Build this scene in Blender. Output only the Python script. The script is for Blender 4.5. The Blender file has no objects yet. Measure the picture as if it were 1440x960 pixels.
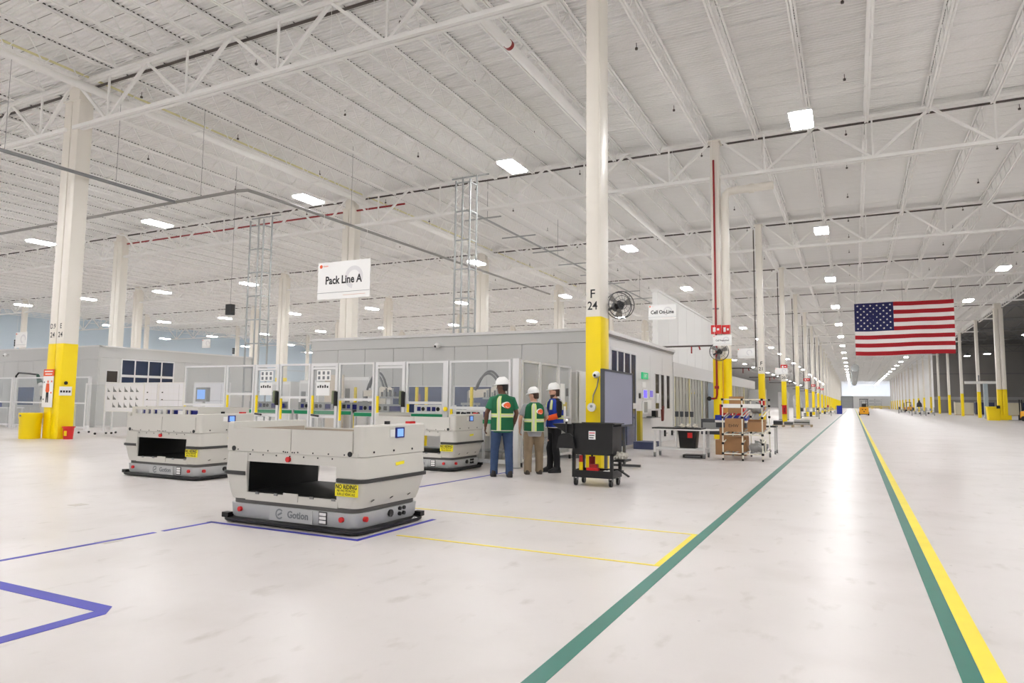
import bpy, bmesh, math, random
from mathutils import Vector, Matrix
random.seed(7)
R = math.radians
scene = bpy.context.scene
col = scene.collection

# ---------------------------------------------------------------- camera, world, exposure
CAM = Vector((0, 0, 1.4))
YAW, PITCH, ROLL = R(-26.52), R(5.029), R(0.588)
fw = Vector((math.sin(YAW) * math.cos(PITCH), math.cos(YAW) * math.cos(PITCH), math.sin(PITCH)))
rt0 = Vector((math.cos(YAW), -math.sin(YAW), 0))
up0 = rt0.cross(fw)
rt = rt0 * math.cos(ROLL) + up0 * math.sin(ROLL)
up = up0 * math.cos(ROLL) - rt0 * math.sin(ROLL)
cam_data = bpy.data.cameras.new('camera')
cam_data.sensor_width = 36.0
cam_data.lens = 24.0
cam_data.clip_start = 0.1
cam_data.clip_end = 1000
cam = bpy.data.objects.new('camera', cam_data)
cam.matrix_world = Matrix(((rt.x, up.x, -fw.x, CAM.x), (rt.y, up.y, -fw.y, CAM.y), (rt.z, up.z, -fw.z, CAM.z), (0, 0, 0, 1)))
col.objects.link(cam)
scene.camera = cam
world = bpy.data.worlds.new('world')
scene.world = world
world.use_nodes = True
world.node_tree.nodes['Background'].inputs[0].default_value = (0.75, 0.85, 1.0, 1)
world.node_tree.nodes['Background'].inputs[1].default_value = 0.4
scene.view_settings.view_transform = 'Standard'
scene.view_settings.look = 'None'
scene.view_settings.gamma = 1.0
scene.view_settings.use_curve_mapping = False
scene.view_settings.exposure = 0.0
scene.cycles.use_denoising = True
scene.cycles.use_adaptive_sampling = True
scene.cycles.adaptive_threshold = 0.06
scene.cycles.adaptive_min_samples = 16
scene.cycles.max_bounces = 10
scene.cycles.diffuse_bounces = 6
scene.cycles.glossy_bounces = 3
scene.cycles.transparent_max_bounces = 24
LIGHT_STRENGTH = 128.0        # of every LED lens in the hall
LIGHT_COLOUR = (1.0, 0.99, 0.995)

# ---------------------------------------------------------------- materials
def S(c):                      # sRGB 0-255 -> linear
    out = []
    for v in c:
        v /= 255.0
        out.append(v / 12.92 if v <= 0.04045 else ((v + 0.055) / 1.055) ** 2.4)
    return (*out, 1.0)
MATS = {}
def mat(name, rgb, rough=0.5, metal=0.0, spec=0.5, noise=0.0, nscale=8.0, emit=None, estr=1.0, bump=0.0, coat=0.0):
    if name in MATS: return MATS[name]
    m = bpy.data.materials.new(name); m.use_nodes = True
    nt = m.node_tree; b = nt.nodes['Principled BSDF']
    b.inputs['Base Color'].default_value = S(rgb)
    b.inputs['Roughness'].default_value = rough
    b.inputs['Metallic'].default_value = metal
    b.inputs['Specular IOR Level'].default_value = spec
    if coat: b.inputs['Coat Weight'].default_value = coat
    if noise or bump:
        tc = nt.nodes.new('ShaderNodeTexCoord'); nz = nt.nodes.new('ShaderNodeTexNoise')
        nz.inputs['Scale'].default_value = nscale; nz.inputs['Detail'].default_value = 5
        nt.links.new(tc.outputs['Object'], nz.inputs['Vector'])
    if noise:
        mx = nt.nodes.new('ShaderNodeMix'); mx.data_type = 'RGBA'
        c = S(rgb); d = tuple(x * (1 - noise) for x in c[:3]) + (1,)
        mx.inputs[6].default_value = d; mx.inputs[7].default_value = c
        rp = nt.nodes.new('ShaderNodeMapRange'); rp.inputs[1].default_value = 0.3; rp.inputs[2].default_value = 0.7
        nt.links.new(nz.outputs['Fac'], rp.inputs[0]); nt.links.new(rp.outputs[0], mx.inputs[0])
        nt.links.new(mx.outputs[2], b.inputs['Base Color'])
    if bump:
        bp = nt.nodes.new('ShaderNodeBump'); bp.inputs['Strength'].default_value = bump; bp.inputs['Distance'].default_value = 0.02
        nt.links.new(nz.outputs['Fac'], bp.inputs['Height']); nt.links.new(bp.outputs[0], b.inputs['Normal'])
    if emit:
        b.inputs['Emission Color'].default_value = S(emit); b.inputs['Emission Strength'].default_value = estr
    MATS[name] = m
    return m
def glass_mat(name, rgb, alpha, rough=0.03):
    m = bpy.data.materials.new(name); m.use_nodes = True; nt = m.node_tree
    nt.nodes.remove(nt.nodes['Principled BSDF']); out = nt.nodes['Material Output']
    tr = nt.nodes.new('ShaderNodeBsdfTransparent'); gl = nt.nodes.new('ShaderNodeBsdfGlossy'); df = nt.nodes.new('ShaderNodeBsdfDiffuse')
    tr.inputs[0].default_value = (0.96, 0.97, 0.97, 1); gl.inputs['Roughness'].default_value = rough; df.inputs[0].default_value = S(rgb)
    a = nt.nodes.new('ShaderNodeMixShader'); a.inputs[0].default_value = alpha
    nt.links.new(tr.outputs[0], a.inputs[1]); nt.links.new(df.outputs[0], a.inputs[2])
    lw = nt.nodes.new('ShaderNodeLayerWeight'); lw.inputs[0].default_value = 0.5
    pw = nt.nodes.new('ShaderNodeMath'); pw.operation = 'POWER'; pw.inputs[1].default_value = 4.0; nt.links.new(lw.outputs['Facing'], pw.inputs[0])
    ad = nt.nodes.new('ShaderNodeMath'); ad.operation = 'MULTIPLY_ADD'; ad.inputs[1].default_value = 0.5; ad.inputs[2].default_value = 0.03; nt.links.new(pw.outputs[0], ad.inputs[0])
    b = nt.nodes.new('ShaderNodeMixShader'); nt.links.new(ad.outputs[0], b.inputs[0])
    nt.links.new(a.outputs[0], b.inputs[1]); nt.links.new(gl.outputs[0], b.inputs[2])
    nt.links.new(b.outputs[0], out.inputs[0]); MATS[name] = m
    return m
def floor_material():
    m = bpy.data.materials.new('polished_concrete'); m.use_nodes = True; nt = m.node_tree; b = nt.nodes['Principled BSDF']
    tc = nt.nodes.new('ShaderNodeTexCoord')
    def noise(scale, detail, lo, hi, sx=1.0, sy=1.0):
        mp = nt.nodes.new('ShaderNodeMapping'); mp.inputs['Scale'].default_value = (sx, sy, 1)
        nt.links.new(tc.outputs['Object'], mp.inputs[0])
        n = nt.nodes.new('ShaderNodeTexNoise'); n.inputs['Scale'].default_value = scale; n.inputs['Detail'].default_value = detail
        nt.links.new(mp.outputs[0], n.inputs['Vector'])
        r = nt.nodes.new('ShaderNodeMapRange'); r.inputs[1].default_value = lo; r.inputs[2].default_value = hi
        nt.links.new(n.outputs['Fac'], r.inputs[0]); return r.outputs[0]
    def mix(fac, a, c):
        x = nt.nodes.new('ShaderNodeMix'); x.data_type = 'RGBA'; nt.links.new(fac, x.inputs[0])
        if isinstance(a, tuple): x.inputs[6].default_value = a
        else: nt.links.new(a, x.inputs[6])
        x.inputs[7].default_value = c
        return x.outputs[2]
    c = mix(noise(0.35, 6, 0.35, 0.7), S((213, 208, 206)), S((205, 200, 197)))
    c = mix(noise(1.1, 9, 0.5, 0.85), c, S((196, 190, 186)))
    c = mix(noise(5.0, 6, 0.60, 0.80, 1.0, 0.5), c, S((186, 180, 174)))
    c = mix(noise(9.0, 3, 0.74, 0.80), c, S((150, 145, 140)))
    nt.links.new(c, b.inputs['Base Color'])
    r = noise(0.8, 6, 0.2, 0.9)
    rr = nt.nodes.new('ShaderNodeMapRange'); rr.inputs[3].default_value = 0.28; rr.inputs[4].default_value = 0.40
    nt.links.new(r, rr.inputs[0]); nt.links.new(rr.outputs[0], b.inputs['Roughness'])
    b.inputs['Specular IOR Level'].default_value = 0.18
    bp = nt.nodes.new('ShaderNodeBump'); bp.inputs['Strength'].default_value = 0.025; bp.inputs['Distance'].default_value = 0.02
    nt.links.new(noise(14, 4, 0, 1), bp.inputs['Height']); nt.links.new(bp.outputs[0], b.inputs['Normal'])
    return m
M_FLOOR = floor_material()
M_STEEL = mat('white_painted_steel', (242, 241, 238), 0.5)
M_DECK = mat('white_painted_deck', (245, 244, 242), 0.55, noise=0.03, nscale=0.6)
M_COLUMN = mat('white_column_paint', (232, 227, 217), 0.35)
M_YELLOW = mat('safety_yellow', (250, 220, 0), 0.35)
M_RED = mat('sign_red', (205, 30, 32), 0.4)
M_REDPIPE = mat('red_pipe', (150, 25, 28), 0.4)
M_BLACK = mat('black_plastic', (15, 15, 16), 0.4)
M_DARK = mat('dark_pipe', (78, 70, 66), 0.5)
M_GREY = mat('mid_grey_metal', (130, 131, 132), 0.45)
M_ALU = mat('aluminium_profile', (224, 224, 224), 0.35, metal=0.1)
M_ZINC = mat('galvanised_steel', (165, 168, 168), 0.4, metal=0.5)
M_ROOMW = mat('grey_clad_panel', (196, 196, 194), 0.45)
M_ROOMR = mat('pale_clad_panel', (218, 217, 216), 0.45)
M_WALLB = mat('blue_grey_wall', (202, 216, 226), 0.6)
M_WALLW = mat('white_wall', (238, 238, 236), 0.6)
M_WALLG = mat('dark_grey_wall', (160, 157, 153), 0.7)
M_AGV = mat('vehicle_offwhite', (208, 206, 199), 0.4)
M_AGVB = mat('vehicle_base_grey', (180, 182, 183), 0.35)
M_MATBLK = mat('black_mat', (14, 14, 14), 0.6)
M_PAPER = mat('white_paper', (240, 240, 238), 0.7)
M_WHITE = mat('white_plastic', (240, 240, 238), 0.35)
M_INK = mat('black_ink', (28, 28, 30), 0.6)
M_GREYINK = mat('grey_ink', (118, 122, 126), 0.6)
M_LIGHTINK = mat('pale_grey_print', (222, 221, 222), 0.7)
M_TEAL = mat('teal_floor_tape', (12, 112, 98), 0.4, noise=0.12, nscale=3)
M_YTAPE = mat('yellow_floor_tape', (246, 226, 40), 0.4, noise=0.08, nscale=3)
M_BTAPE = mat('blue_floor_tape', (32, 36, 172), 0.45, noise=0.2, nscale=4)
M_BLUEWIN = mat('dark_blue_glass', (24, 40, 70), 0.22)
M_BLUEROOM = mat('blue_lit_glass', (66, 84, 124), 0.1, noise=0.35, nscale=2.5)
M_DARKWIN = mat('dark_brown_glass', (52, 44, 38), 0.06)
M_NAVY = mat('navy_plastic', (22, 30, 120), 0.4)
M_GREEN = mat('green_belt', (18, 150, 100), 0.5)
M_ORANGE = mat('orange_print', (232, 92, 36), 0.5)
M_CARD = mat('brown_cardboard', (176, 134, 94), 0.8, noise=0.08, nscale=6)
M_CREAMPIPE = mat('cream_pipe', (238, 234, 218), 0.35)
M_SCREEN = mat('blue_screen', (110, 150, 210), 0.2, emit=(120, 165, 230), estr=0.8)
M_VIOSCREEN = mat('violet_screen', (90, 80, 210), 0.2, emit=(110, 100, 240), estr=0.9)
M_EXIT = mat('green_sign', (20, 150, 100), 0.3, emit=(30, 190, 130), estr=0.5)
M_BOARD = mat('slate_display', (146, 149, 170), 0.45)
M_LENS = mat('led_lens', (255, 255, 250), 0.4)
_b = M_LENS.node_tree.nodes['Principled BSDF']
_b.inputs['Emission Color'].default_value = (*LIGHT_COLOUR, 1); _b.inputs['Emission Strength'].default_value = LIGHT_STRENGTH
M_PANE = glass_mat('clear_polycarbonate', (205, 206, 208), 0.10)
M_MESHPANE = glass_mat('hazy_mesh_panel', (190, 190, 190), 0.35, 0.2)
M_CURTAIN = glass_mat('milky_curtain', (206, 204, 196), 0.75, 0.3)
M_ROBOT = mat('robot_cream', (226, 218, 204), 0.4)
M_HOSE = mat('grey_hose', (70, 72, 76), 0.5)
M_TUBBLUE = mat('blue_tote', (30, 50, 160), 0.4)
M_FORK = mat('forklift_yellow', (240, 170, 20), 0.4)

# ---------------------------------------------------------------- mesh builder
class MB:
    def __init__(s): s.v = []; s.f = []
    def add(s, vs, fs):
        o = len(s.v); s.v += [tuple(v) for v in vs]; s.f += [tuple(i + o for i in f) for f in fs]; return s
    def box(s, x0, y0, z0, x1, y1, z1):
        return s.add([(x0, y0, z0), (x1, y0, z0), (x1, y1, z0), (x0, y1, z0), (x0, y0, z1), (x1, y0, z1), (x1, y1, z1), (x0, y1, z1)],
                     [(0, 3, 2, 1), (4, 5, 6, 7), (0, 1, 5, 4), (1, 2, 6, 5), (2, 3, 7, 6), (3, 0, 4, 7)])
    def cbox(s, c, sx, sy, sz): return s.box(c[0] - sx / 2, c[1] - sy / 2, c[2] - sz / 2, c[0] + sx / 2, c[1] + sy / 2, c[2] + sz / 2)
    def frame(s, d):
        d = Vector(d).normalized(); a = Vector((0, 0, 1)) if abs(d.z) < 0.9 else Vector((1, 0, 0))
        u = d.cross(a).normalized(); return d, u, u.cross(d).normalized()
    def bar(s, p, q, w, h=None):
        h = h or w; p = Vector(p); q = Vector(q); d, u, n = s.frame(q - p)
        vs = [b + u * (sx * w / 2) + n * (sy * h / 2) for b in (p, q) for sx, sy in ((-1, -1), (1, -1), (1, 1), (-1, 1))]
        return s.add(vs, [(0, 3, 2, 1), (4, 5, 6, 7), (0, 1, 5, 4), (1, 2, 6, 5), (2, 3, 7, 6), (3, 0, 4, 7)])
    def cyl(s, p, q, r, n=12, r2=None, caps=True):
        r2 = r if r2 is None else r2; p = Vector(p); q = Vector(q); d, u, w = s.frame(q - p)
        vs = []
        for b, rr in ((p, r), (q, r2)):
            for i in range(n):
                a = 2 * math.pi * i / n; vs.append(b + u * (rr * math.cos(a)) + w * (rr * math.sin(a)))
        fs = [(i, (i + 1) % n, n + (i + 1) % n, n + i) for i in range(n)]
        if caps: fs += [tuple(range(n - 1, -1, -1)), tuple(range(n, 2 * n))]
        return s.add(vs, fs)
    def tube(s, pts, r, n=8, caps=True):
        pts = [Vector(p) for p in pts]; rs = r if isinstance(r, (list, tuple)) else [r] * len(pts)
        rings = []; pu = None
        for i, p in enumerate(pts):
            d = (pts[min(i + 1, len(pts) - 1)] - pts[max(i - 1, 0)])
            d, u, w = s.frame(d)
            if pu is not None:
                u = (pu - d * pu.dot(d)); u = u.normalized() if u.length > 1e-6 else s.frame(d)[1]
            w = u.cross(d); pu = u
            rings.append([p + u * (rs[i] * math.cos(2 * math.pi * k / n)) + w * (rs[i] * math.sin(2 * math.pi * k / n)) for k in range(n)])
        return s.loft(rings, caps)
    def loft(s, rings, caps=True):
        n = len(rings[0]); vs = [v for r in rings for v in r]; fs = []
        for k in range(len(rings) - 1):
            for i in range(n):
                j = (i + 1) % n; fs.append((k * n + i, k * n + j, (k + 1) * n + j, (k + 1) * n + i))
        if caps: fs += [tuple(range(n - 1, -1, -1)), tuple(range((len(rings) - 1) * n, len(rings) * n))]
        return s.add(vs, fs)
    def prism(s, poly, axis, a, b):          # polygon in the two other axes, extruded along axis
        def p3(u, v, t): return (t, u, v) if axis == 'x' else ((u, t, v) if axis == 'y' else (u, v, t))
        return s.loft([[p3(u, v, a) for u, v in poly], [p3(u, v, b) for u, v in poly]])
    def sphere(s, c, rx, ry=None, rz=None, n=12, m=8, z0=-1.0):
        ry = ry or rx; rz = rz or rx; rings = []
        t0 = math.asin(max(-1, z0)) if z0 > -1 else -math.pi / 2 + 0.08
        for k in range(m + 1):
            t = t0 + (math.pi / 2 - 0.08 - t0) * k / m
            rings.append([(c[0] + rx * math.cos(t) * math.cos(2 * math.pi * i / n), c[1] + ry * math.cos(t) * math.sin(2 * math.pi * i / n), c[2] + rz * math.sin(t)) for i in range(n)])
        return s.loft(rings)
    def mesh(s, name, m, smooth=False):
        me = bpy.data.meshes.new(name); me.from_pydata(s.v, [], s.f)
        bm = bmesh.new(); bm.from_mesh(me); bmesh.ops.recalc_face_normals(bm, faces=bm.faces); bm.to_mesh(me); bm.free()
        if m: me.materials.append(m)
        if smooth:
            me.shade_smooth() if hasattr(me, 'shade_smooth') else me.polygons.foreach_set('use_smooth', [True] * len(me.polygons))
            try: me.set_sharp_from_angle(angle=R(40))
            except Exception: pass
        return me
    def build(s, name, m, parent=None, loc=(0, 0, 0), smooth=False, rotz=0.0):
        return link(name, s.mesh(name, m, smooth), parent, loc, rotz)
def link(name, me, parent=None, loc=(0, 0, 0), rotz=0.0):
    o = bpy.data.objects.new(name, me); col.objects.link(o); o.location = loc
    if rotz: o.rotation_euler = (0, 0, rotz)
    if parent: o.parent = parent
    return o
def B(*a): return MB().box(*a)
def tag(o, label, cat, group=None, kind=None):
    o['label'] = label; o['category'] = cat
    if group: o['group'] = group
    if kind: o['kind'] = kind
    return o
def thing(name, label, cat, loc=(0, 0, 0), rotz=0.0, group=None):
    o = bpy.data.objects.new(name, None); col.objects.link(o); o.location = loc; o.rotation_euler = (0, 0, rotz); o.empty_display_size = 0.2
    return tag(o, label, cat, group)
def struct(o): o['kind'] = 'structure'; return o
def dup(root, loc, rotz=0.0, label=None, group=None):
    def rec(o, par):
        c = o.copy(); col.objects.link(c); c.parent = par
        for ch in list(o.children): rec(ch, c)
        return c
    r = rec(root, None); r.location = loc; r.rotation_euler = (0, 0, rotz)
    if label: r['label'] = label
    if group: r['group'] = group
    return r
def rrect(hx, hy, r, n=4, cx=0.0, cy=0.0):
    out = []
    for sx, sy, a0 in ((1, 1, 0), (-1, 1, 90), (-1, -1, 180), (1, -1, 270)):
        for k in range(n + 1):
            a = R(a0 + 90 * k / n); out.append((cx + sx * (hx - r) + r * math.cos(a), cy + sy * (hy - r) + r * math.sin(a)))
    return out
TXT = {}
def text(name, s, size, m, parent, loc, face='-y', align='CENTER', depth=0.002, bold=0.0, xs=1.0):
    """flat lettering facing -y, +x or -x; loc is its baseline anchor"""
    key = (s, size, align, depth, bold, xs, m.name)
    if key not in TXT:
        cu = bpy.data.curves.new(name, 'FONT'); cu.body = s; cu.size = size; cu.align_x = align; cu.extrude = depth / 2
        cu.resolution_u = 2; cu.offset = bold
        ob = bpy.data.objects.new('tmp', cu); me = bpy.data.meshes.new_from_object(ob); bpy.data.objects.remove(ob)
        for v in me.vertices: v.co.x *= xs
        me.materials.clear(); me.materials.append(m); me.name = name; TXT[key] = me
    o = link(name, TXT[key], parent, loc)
    o.rotation_euler = {'-y': (R(90), 0, 0), '+x': (R(90), 0, R(90)), '-x': (R(90), 0, R(-90)), '+z': (0, 0, 0)}[face]
    return o
ORD = ['first', 'second', 'third', 'fourth', 'fifth', 'sixth', 'seventh', 'eighth', 'ninth', 'tenth', 'eleventh', 'twelfth', 'thirteenth', 'fourteenth', 'fifteenth',
       'sixteenth', 'seventeenth', 'eighteenth', 'nineteenth', 'twentieth', 'twenty-first', 'twenty-second', 'twenty-third', 'twenty-fourth', 'twenty-fifth']
def seen(p):                    # depth when inside the photographed view (with a margin), else None
    v = Vector(p) - CAM; z = v.dot(fw)
    if z < 1: return None
    x = v.dot(rt) / z; y = v.dot(up) / z
    return z if abs(x) < 0.80 and abs(y) < 0.56 else None

# ================================================================ setting
FX, BAYX, BAYY, Y0 = -4.85, 19.3, 14.7, 13.8
ROWX = {'G': 14.0, 'F': FX, 'E': FX - BAYX, 'D': FX - 2 * BAYX, 'C': FX - 3 * BAYX, 'B': FX - 4 * BAYX}
def CY(j): return Y0 + BAYY * j
YEND, YNEAR, XL, XR, YG = CY(22) + 7.0, CY(-4), -97.5, 72.0, 166.0
ZDECK, ZGB, ZGT, ZJB = 12.6, 10.65, 12.35, 11.77

struct(B(XL - 1, YNEAR - 1, -0.3, XR + 1, YEND + 1, 0).build('floor', M_FLOOR))
struct(B(XL - 0.4, YNEAR, 0, XL, YEND, ZDECK + 0.3).build('wall_left', M_WALLB))
struct(B(XL, YEND, 0, 15.4, YEND + 0.4, ZDECK + 0.3).build('wall_back', M_WALLW))
struct(B(15.0, YG, 0, 15.4, YEND, ZDECK + 0.3).build('wall_aisle', M_WALLW))
struct(B(15.0, YG - 0.4, 0, XR, YG, 14.1).build('wall_right', M_WALLG))
struct(B(XR, YNEAR, 0, XR + 0.4, YG, 14.1).build('wall_side', M_WALLG))
struct(B(XL, YNEAR - 0.4, 0, XR, YNEAR, ZDECK + 0.3).build('wall_front', M_WALLW))
# cladding seams of the far blue-grey wall
tr = MB()
tr.box(XL, YNEAR, 6.9, XL + 0.05, YEND, 7.0)
struct(tr.build('trim_1', M_ROOMW))
tr = MB(); tr.box(15.0, YG - 0.46, 7.9, XR, YG - 0.4, 8.05)
struct(tr.build('trim_2', M_GREY))
tr = MB(); tr.box(15.0, YG - 0.46, 2.7, XR, YG - 0.4, 3.3)
struct(tr.build('trim_3', M_ROOMW))

# ---- ceiling: deck sheets, joists, girders, bridging
ceiling = bpy.data.objects.new('ceiling', None); col.objects.link(ceiling); struct(ceiling); ceiling['label'] = 'white ribbed steel roof deck on open web joists and girders'
def sheet_mb(width):
    mb = MB(); n = 6; pitch = BAYY / 16 / n * 0.975; prof = []
    for k in range(n):
        y = k * pitch; w = 0.30 if k == 0 else 0.22
        prof += [(y, 0.0), (y + pitch * w, 0.0), (y + pitch * (w + 0.12), 0.055), (y + pitch * 0.90, 0.055)]
    prof.append((n * pitch, 0.0))
    for (ya, za), (yb, zb) in zip(prof[:-1], prof[1:]):
        mb.add([(0, ya, za), (width, ya, za), (width, yb, zb), (0, yb, zb)], [(0, 1, 2, 3)])
    return mb
sheets = []
for b in range(-5, 4):
    for j in range(-4, 23):
        x0 = -5.05 + BAYX * b
        if x0 > 10 and j > 2: continue
        for k in range(16):
            y = CY(j) + k * BAYY / 16
            if y > YEND: continue
            d = seen((x0 + BAYX * 0.5, y, ZDECK))
            sheets.append((d if d else (Vector((x0 + BAYX / 2, y, ZDECK)) - CAM).length + 1000, x0, y))
sheets.sort()
sm = sheet_mb(BAYX); sme = sm.mesh('deck_sheet', M_DECK)
for d, x0, y in sheets[:290]:
    link('deck_sheet', sme, ceiling, (x0, y, ZDECK))
rest = MB()
for d, x0, y in sheets[290:]:
    rest.add([(v[0] + x0, v[1] + y, v[2] + ZDECK) for v in sm.v], sm.f)
o = rest.build('distant_deck_sheets', M_DECK, ceiling); o['kind'] = 'stuff'
B(14.4, YNEAR, ZDECK + 0.09, XR, CY(3), ZDECK + 0.25).build('deck_backing', M_DECK, ceiling)
B(XL, YNEAR, ZDECK + 0.09, 14.4, YEND, ZDECK + 0.25).build('deck_backing', mat('grey_roof_board', (150, 148, 145), 0.8), ceiling)
B(14.25, CY(3), 12.15, 14.4, YG, ZDECK + 0.25).build('edge_beam', M_STEEL, ceiling)
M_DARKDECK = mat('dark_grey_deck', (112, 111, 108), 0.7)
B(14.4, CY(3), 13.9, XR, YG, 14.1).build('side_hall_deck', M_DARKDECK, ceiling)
for j in range(4, 11):
    for b in (0, 1, 2):
        mb = MB(); x0 = 14.4 + b * BAYX
        mb.box(x0, CY(j) - 0.08, 13.75, x0 + BAYX, CY(j) + 0.08, 13.88); mb.box(x0, CY(j) - 0.08, 12.0, x0 + BAYX, CY(j) + 0.08, 12.1)
        for q in range(10): mb.bar((x0 + q * 1.93, CY(j), 12.05 if q % 2 else 13.8), (x0 + (q + 1) * 1.93, CY(j), 13.8 if q % 2 else 12.05), 0.08)
        mb.build('girder', M_GREY, ceiling)

def joist_mb():
    mb = MB(); L = BAYY
    for sx in (-0.045, 0.045):
        mb.box(sx - 0.03, 0, ZDECK - 0.065, sx + 0.03, L, ZDECK - 0.002)
        mb.box(sx - 0.025, 0.9, ZJB, sx + 0.025, L - 0.9, ZJB + 0.05)
    n = 12; st = (L - 1.8) / n
    pts = [(0.15, ZDECK - 0.05), (0.9, ZJB + 0.03)]
    for k in range(n): pts += [(0.9 + (k + 0.5) * st, ZDECK - 0.05), (0.9 + (k + 1) * st, ZJB + 0.03)]
    pts.append((L - 0.15, ZDECK - 0.05))
    for (ya, za), (yb, zb) in zip(pts[:-1], pts[1:]): mb.bar((0, ya, za), (0, yb, zb), 0.028)
    return mb
jm = joist_mb(); jme = jm.mesh('joist', M_STEEL)
jl = []
for i in range(-47, 35):
    for j in range(-4, 22):
        x = -5.05 + 1.93 * i; y = CY(j)
        if x > 14.5 and y > CY(3) - 1: continue
        if x < -30 and y > 130: continue
        d = seen((x, y + 7, 12.2)) or seen((x, y + 12, 12.2))
        if d or y < 130: jl.append((d if d else 1000 + y - x, x, y))
jl.sort()
for d, x, y in jl[:290]: link('joist', jme, ceiling, (x, y, 0))
rest = MB()
for d, x, y in jl[290:]:
    if d > 1000 + 250: continue
    rest.add([(v[0] + x, v[1] + y, v[2]) for v in jm.v], jm.f)
rest.build('distant_joists', M_STEEL, ceiling)['kind'] = 'stuff'

def girder_mb():
    mb = MB(); L = BAYX
    for sy in (-0.07, 0.07):
        mb.box(0.0, sy - 0.06, ZGT - 0.09, L, sy + 0.06, ZGT)
    mb.box(0.2, -0.13, ZGB, L - 0.2, -0.02, ZGB + 0.12); mb.box(0.2, 0.02, ZGB, L - 0.2, 0.13, ZGB + 0.12)
    zt, zb = ZGT - 0.05, ZGB + 0.06
    for k in range(5):
        xb = 0.2 + (k + 0.5) * 3.86 - 0.2
        mb.bar((xb, 0, zb), (xb - 1.93 + (0.2 if k == 0 else 0), 0, zt), 0.09); mb.bar((xb, 0, zb), (xb + 1.93 - (0.2 if k == 4 else 0), 0, zt), 0.09)
        mb.bar((xb, 0, zb), (xb, 0, zt), 0.06)
    return mb
gme = girder_mb().mesh('girder', M_STEEL)
for j in range(-3, 23):
    for b in range(-5, 3):
        x0 = FX + BAYX * b
        if x0 > 10 and j > 3: continue
        if x0 < -30 and j > 7: continue
        link('girder', gme, ceiling, (x0, CY(j), 0))
# dark strips in the deck flutes over each joist, standing for the shaded gaps
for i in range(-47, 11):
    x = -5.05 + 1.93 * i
    B(x - 0.055, CY(-1), ZDECK + 0.004, x + 0.055, CY(9), ZDECK + 0.05).build('flute_shade', mat('flute_shade_grey', (62, 60, 58), 0.8), ceiling)
# bridging rods across the joists
for j in range(-1, 9):
    for t in (0.27, 0.73):
        y = CY(j) + BAYY * t
        MB().bar((XL + 0.5, y, ZJB + 0.09), (13.5, y, ZJB + 0.09), 0.035).build('bridging_rod', M_STEEL, ceiling)

# ---- sprinkler mains: dark pipes along each girder line
for k, j in enumerate(range(0, 9)):
    y = CY(j) + 0.32
    o = MB().cyl((XL + 2, y, 12.25), (13.6, y, 12.25), 0.045, 8).build('sprinkler_main', M_DARK, smooth=True)
    tag(o, f'dark sprinkler pipe along the {ORD[k]} roof girder counted from the camera', 'pipe', 'sprinkler mains under the roof deck')
# sprinkler heads hanging between the joists
hm = MB().cyl((0, 0, 0), (0, 0, 0.16), 0.012, 6).cyl((0, 0, -0.06), (0, 0, 0), 0.045, 8).mesh('sprinkler_head', M_DARK)
n = 0
for j in range(0, 4):
    for i in range(-14, 9):
        for t in (0.12, 0.42, 0.76):
            x = -4.1 + 1.93 * i + 0.3 * ((i * 7 + j * 3) % 3 - 1); y = CY(j) + BAYY * t
            if (i + int(t * 10)) % 3 or not seen((x, y, 12.3)): continue
            o = link('sprinkler_head', hm, ceiling, (x, y, 12.44)); n += 1
# ---- large white roof drain pipes running along the hall
def long_pipe(name, pts, r, m, label, cat, bands=(), group=None, hang=None):
    t = thing(name, label, cat, (0, 0, 0), group=group)
    MB().tube(pts, r, 14).build('pipe_run', m, t, smooth=True)
    for p, q in bands: MB().cyl(p, q, r * 1.12, 14).build('coupling', M_REDPIPE, t, smooth=True)
    if hang:
        for p in hang: MB().cyl(p, (p[0], p[1], ZDECK), 0.007, 6).build('hanger_rod', M_GREY, t)
    return t
long_pipe('roof_drain_pipe', [(-8.0, 3, 10.95), (-8.0, 21.9, 10.95), (-8.0, 22.05, 11.1), (-8.0, 22.1, 12.6)], 0.12, M_STEEL,
          'white roof drain pipe with a red coupling left of column F 24', 'pipe', [((-8.0, 15.6, 10.95), (-8.0, 15.72, 10.95))], 'roof drain pipes')
long_pipe('roof_drain_pipe', [(-23.45, -2, 12.1), (-23.45, 100, 12.1)], 0.15, M_STEEL, 'thick white roof pipe running over column E 24 into the distance', 'pipe', group='roof drain pipes')
long_pipe('roof_drain_pipe', [(-9.6, 29, 10.9), (-9.6, 90, 10.9)], 0.13, M_STEEL, 'white drain pipe high above the grey room, behind the hanging line sign', 'pipe', group='roof drain pipes')
# grey air main hung below the roof
z = 9.0
long_pipe('air_main', [(-23.4, 3, z), (-23.4, 17.45, z)], 0.06, M_GREY, 'grey hung pipe running toward the tee beside column E 24', 'pipe', hang=[(-23.4, 6, z), (-23.4, 11.4, z), (-23.4, 15, z)], group='grey hung pipes')
long_pipe('air_main', [(-60, 17.5, z), (-20.0, 17.4, z), (-19.6, 17.5, z), (-19.55, 18, z), (-19.0, 44, z)], 0.06, mat('pale_grey_pipe', (150, 148, 144), 0.4),
          'long grey hung pipe with an elbow above the left workrooms', 'pipe', hang=[(-30, 17.45, z), (-22, 17.42, z), (-19.4, 23, z), (-19.2, 32, z)], group='grey hung pipes')
o = MB().cyl((-43, 28.6, 11.6), (-20.6, 28.6, 11.6), 0.05, 8).build('fire_main', M_REDPIPE, smooth=True)
tag(o, 'thin red fire pipe high under the roof above the left rooms', 'pipe')
o = MB().cyl((-23.2, 8, 12.35), (-23.2, 60, 12.35), 0.04, 8).build('gas_pipe', mat('gas_yellow', (222, 216, 168), 0.5), smooth=True)
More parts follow.
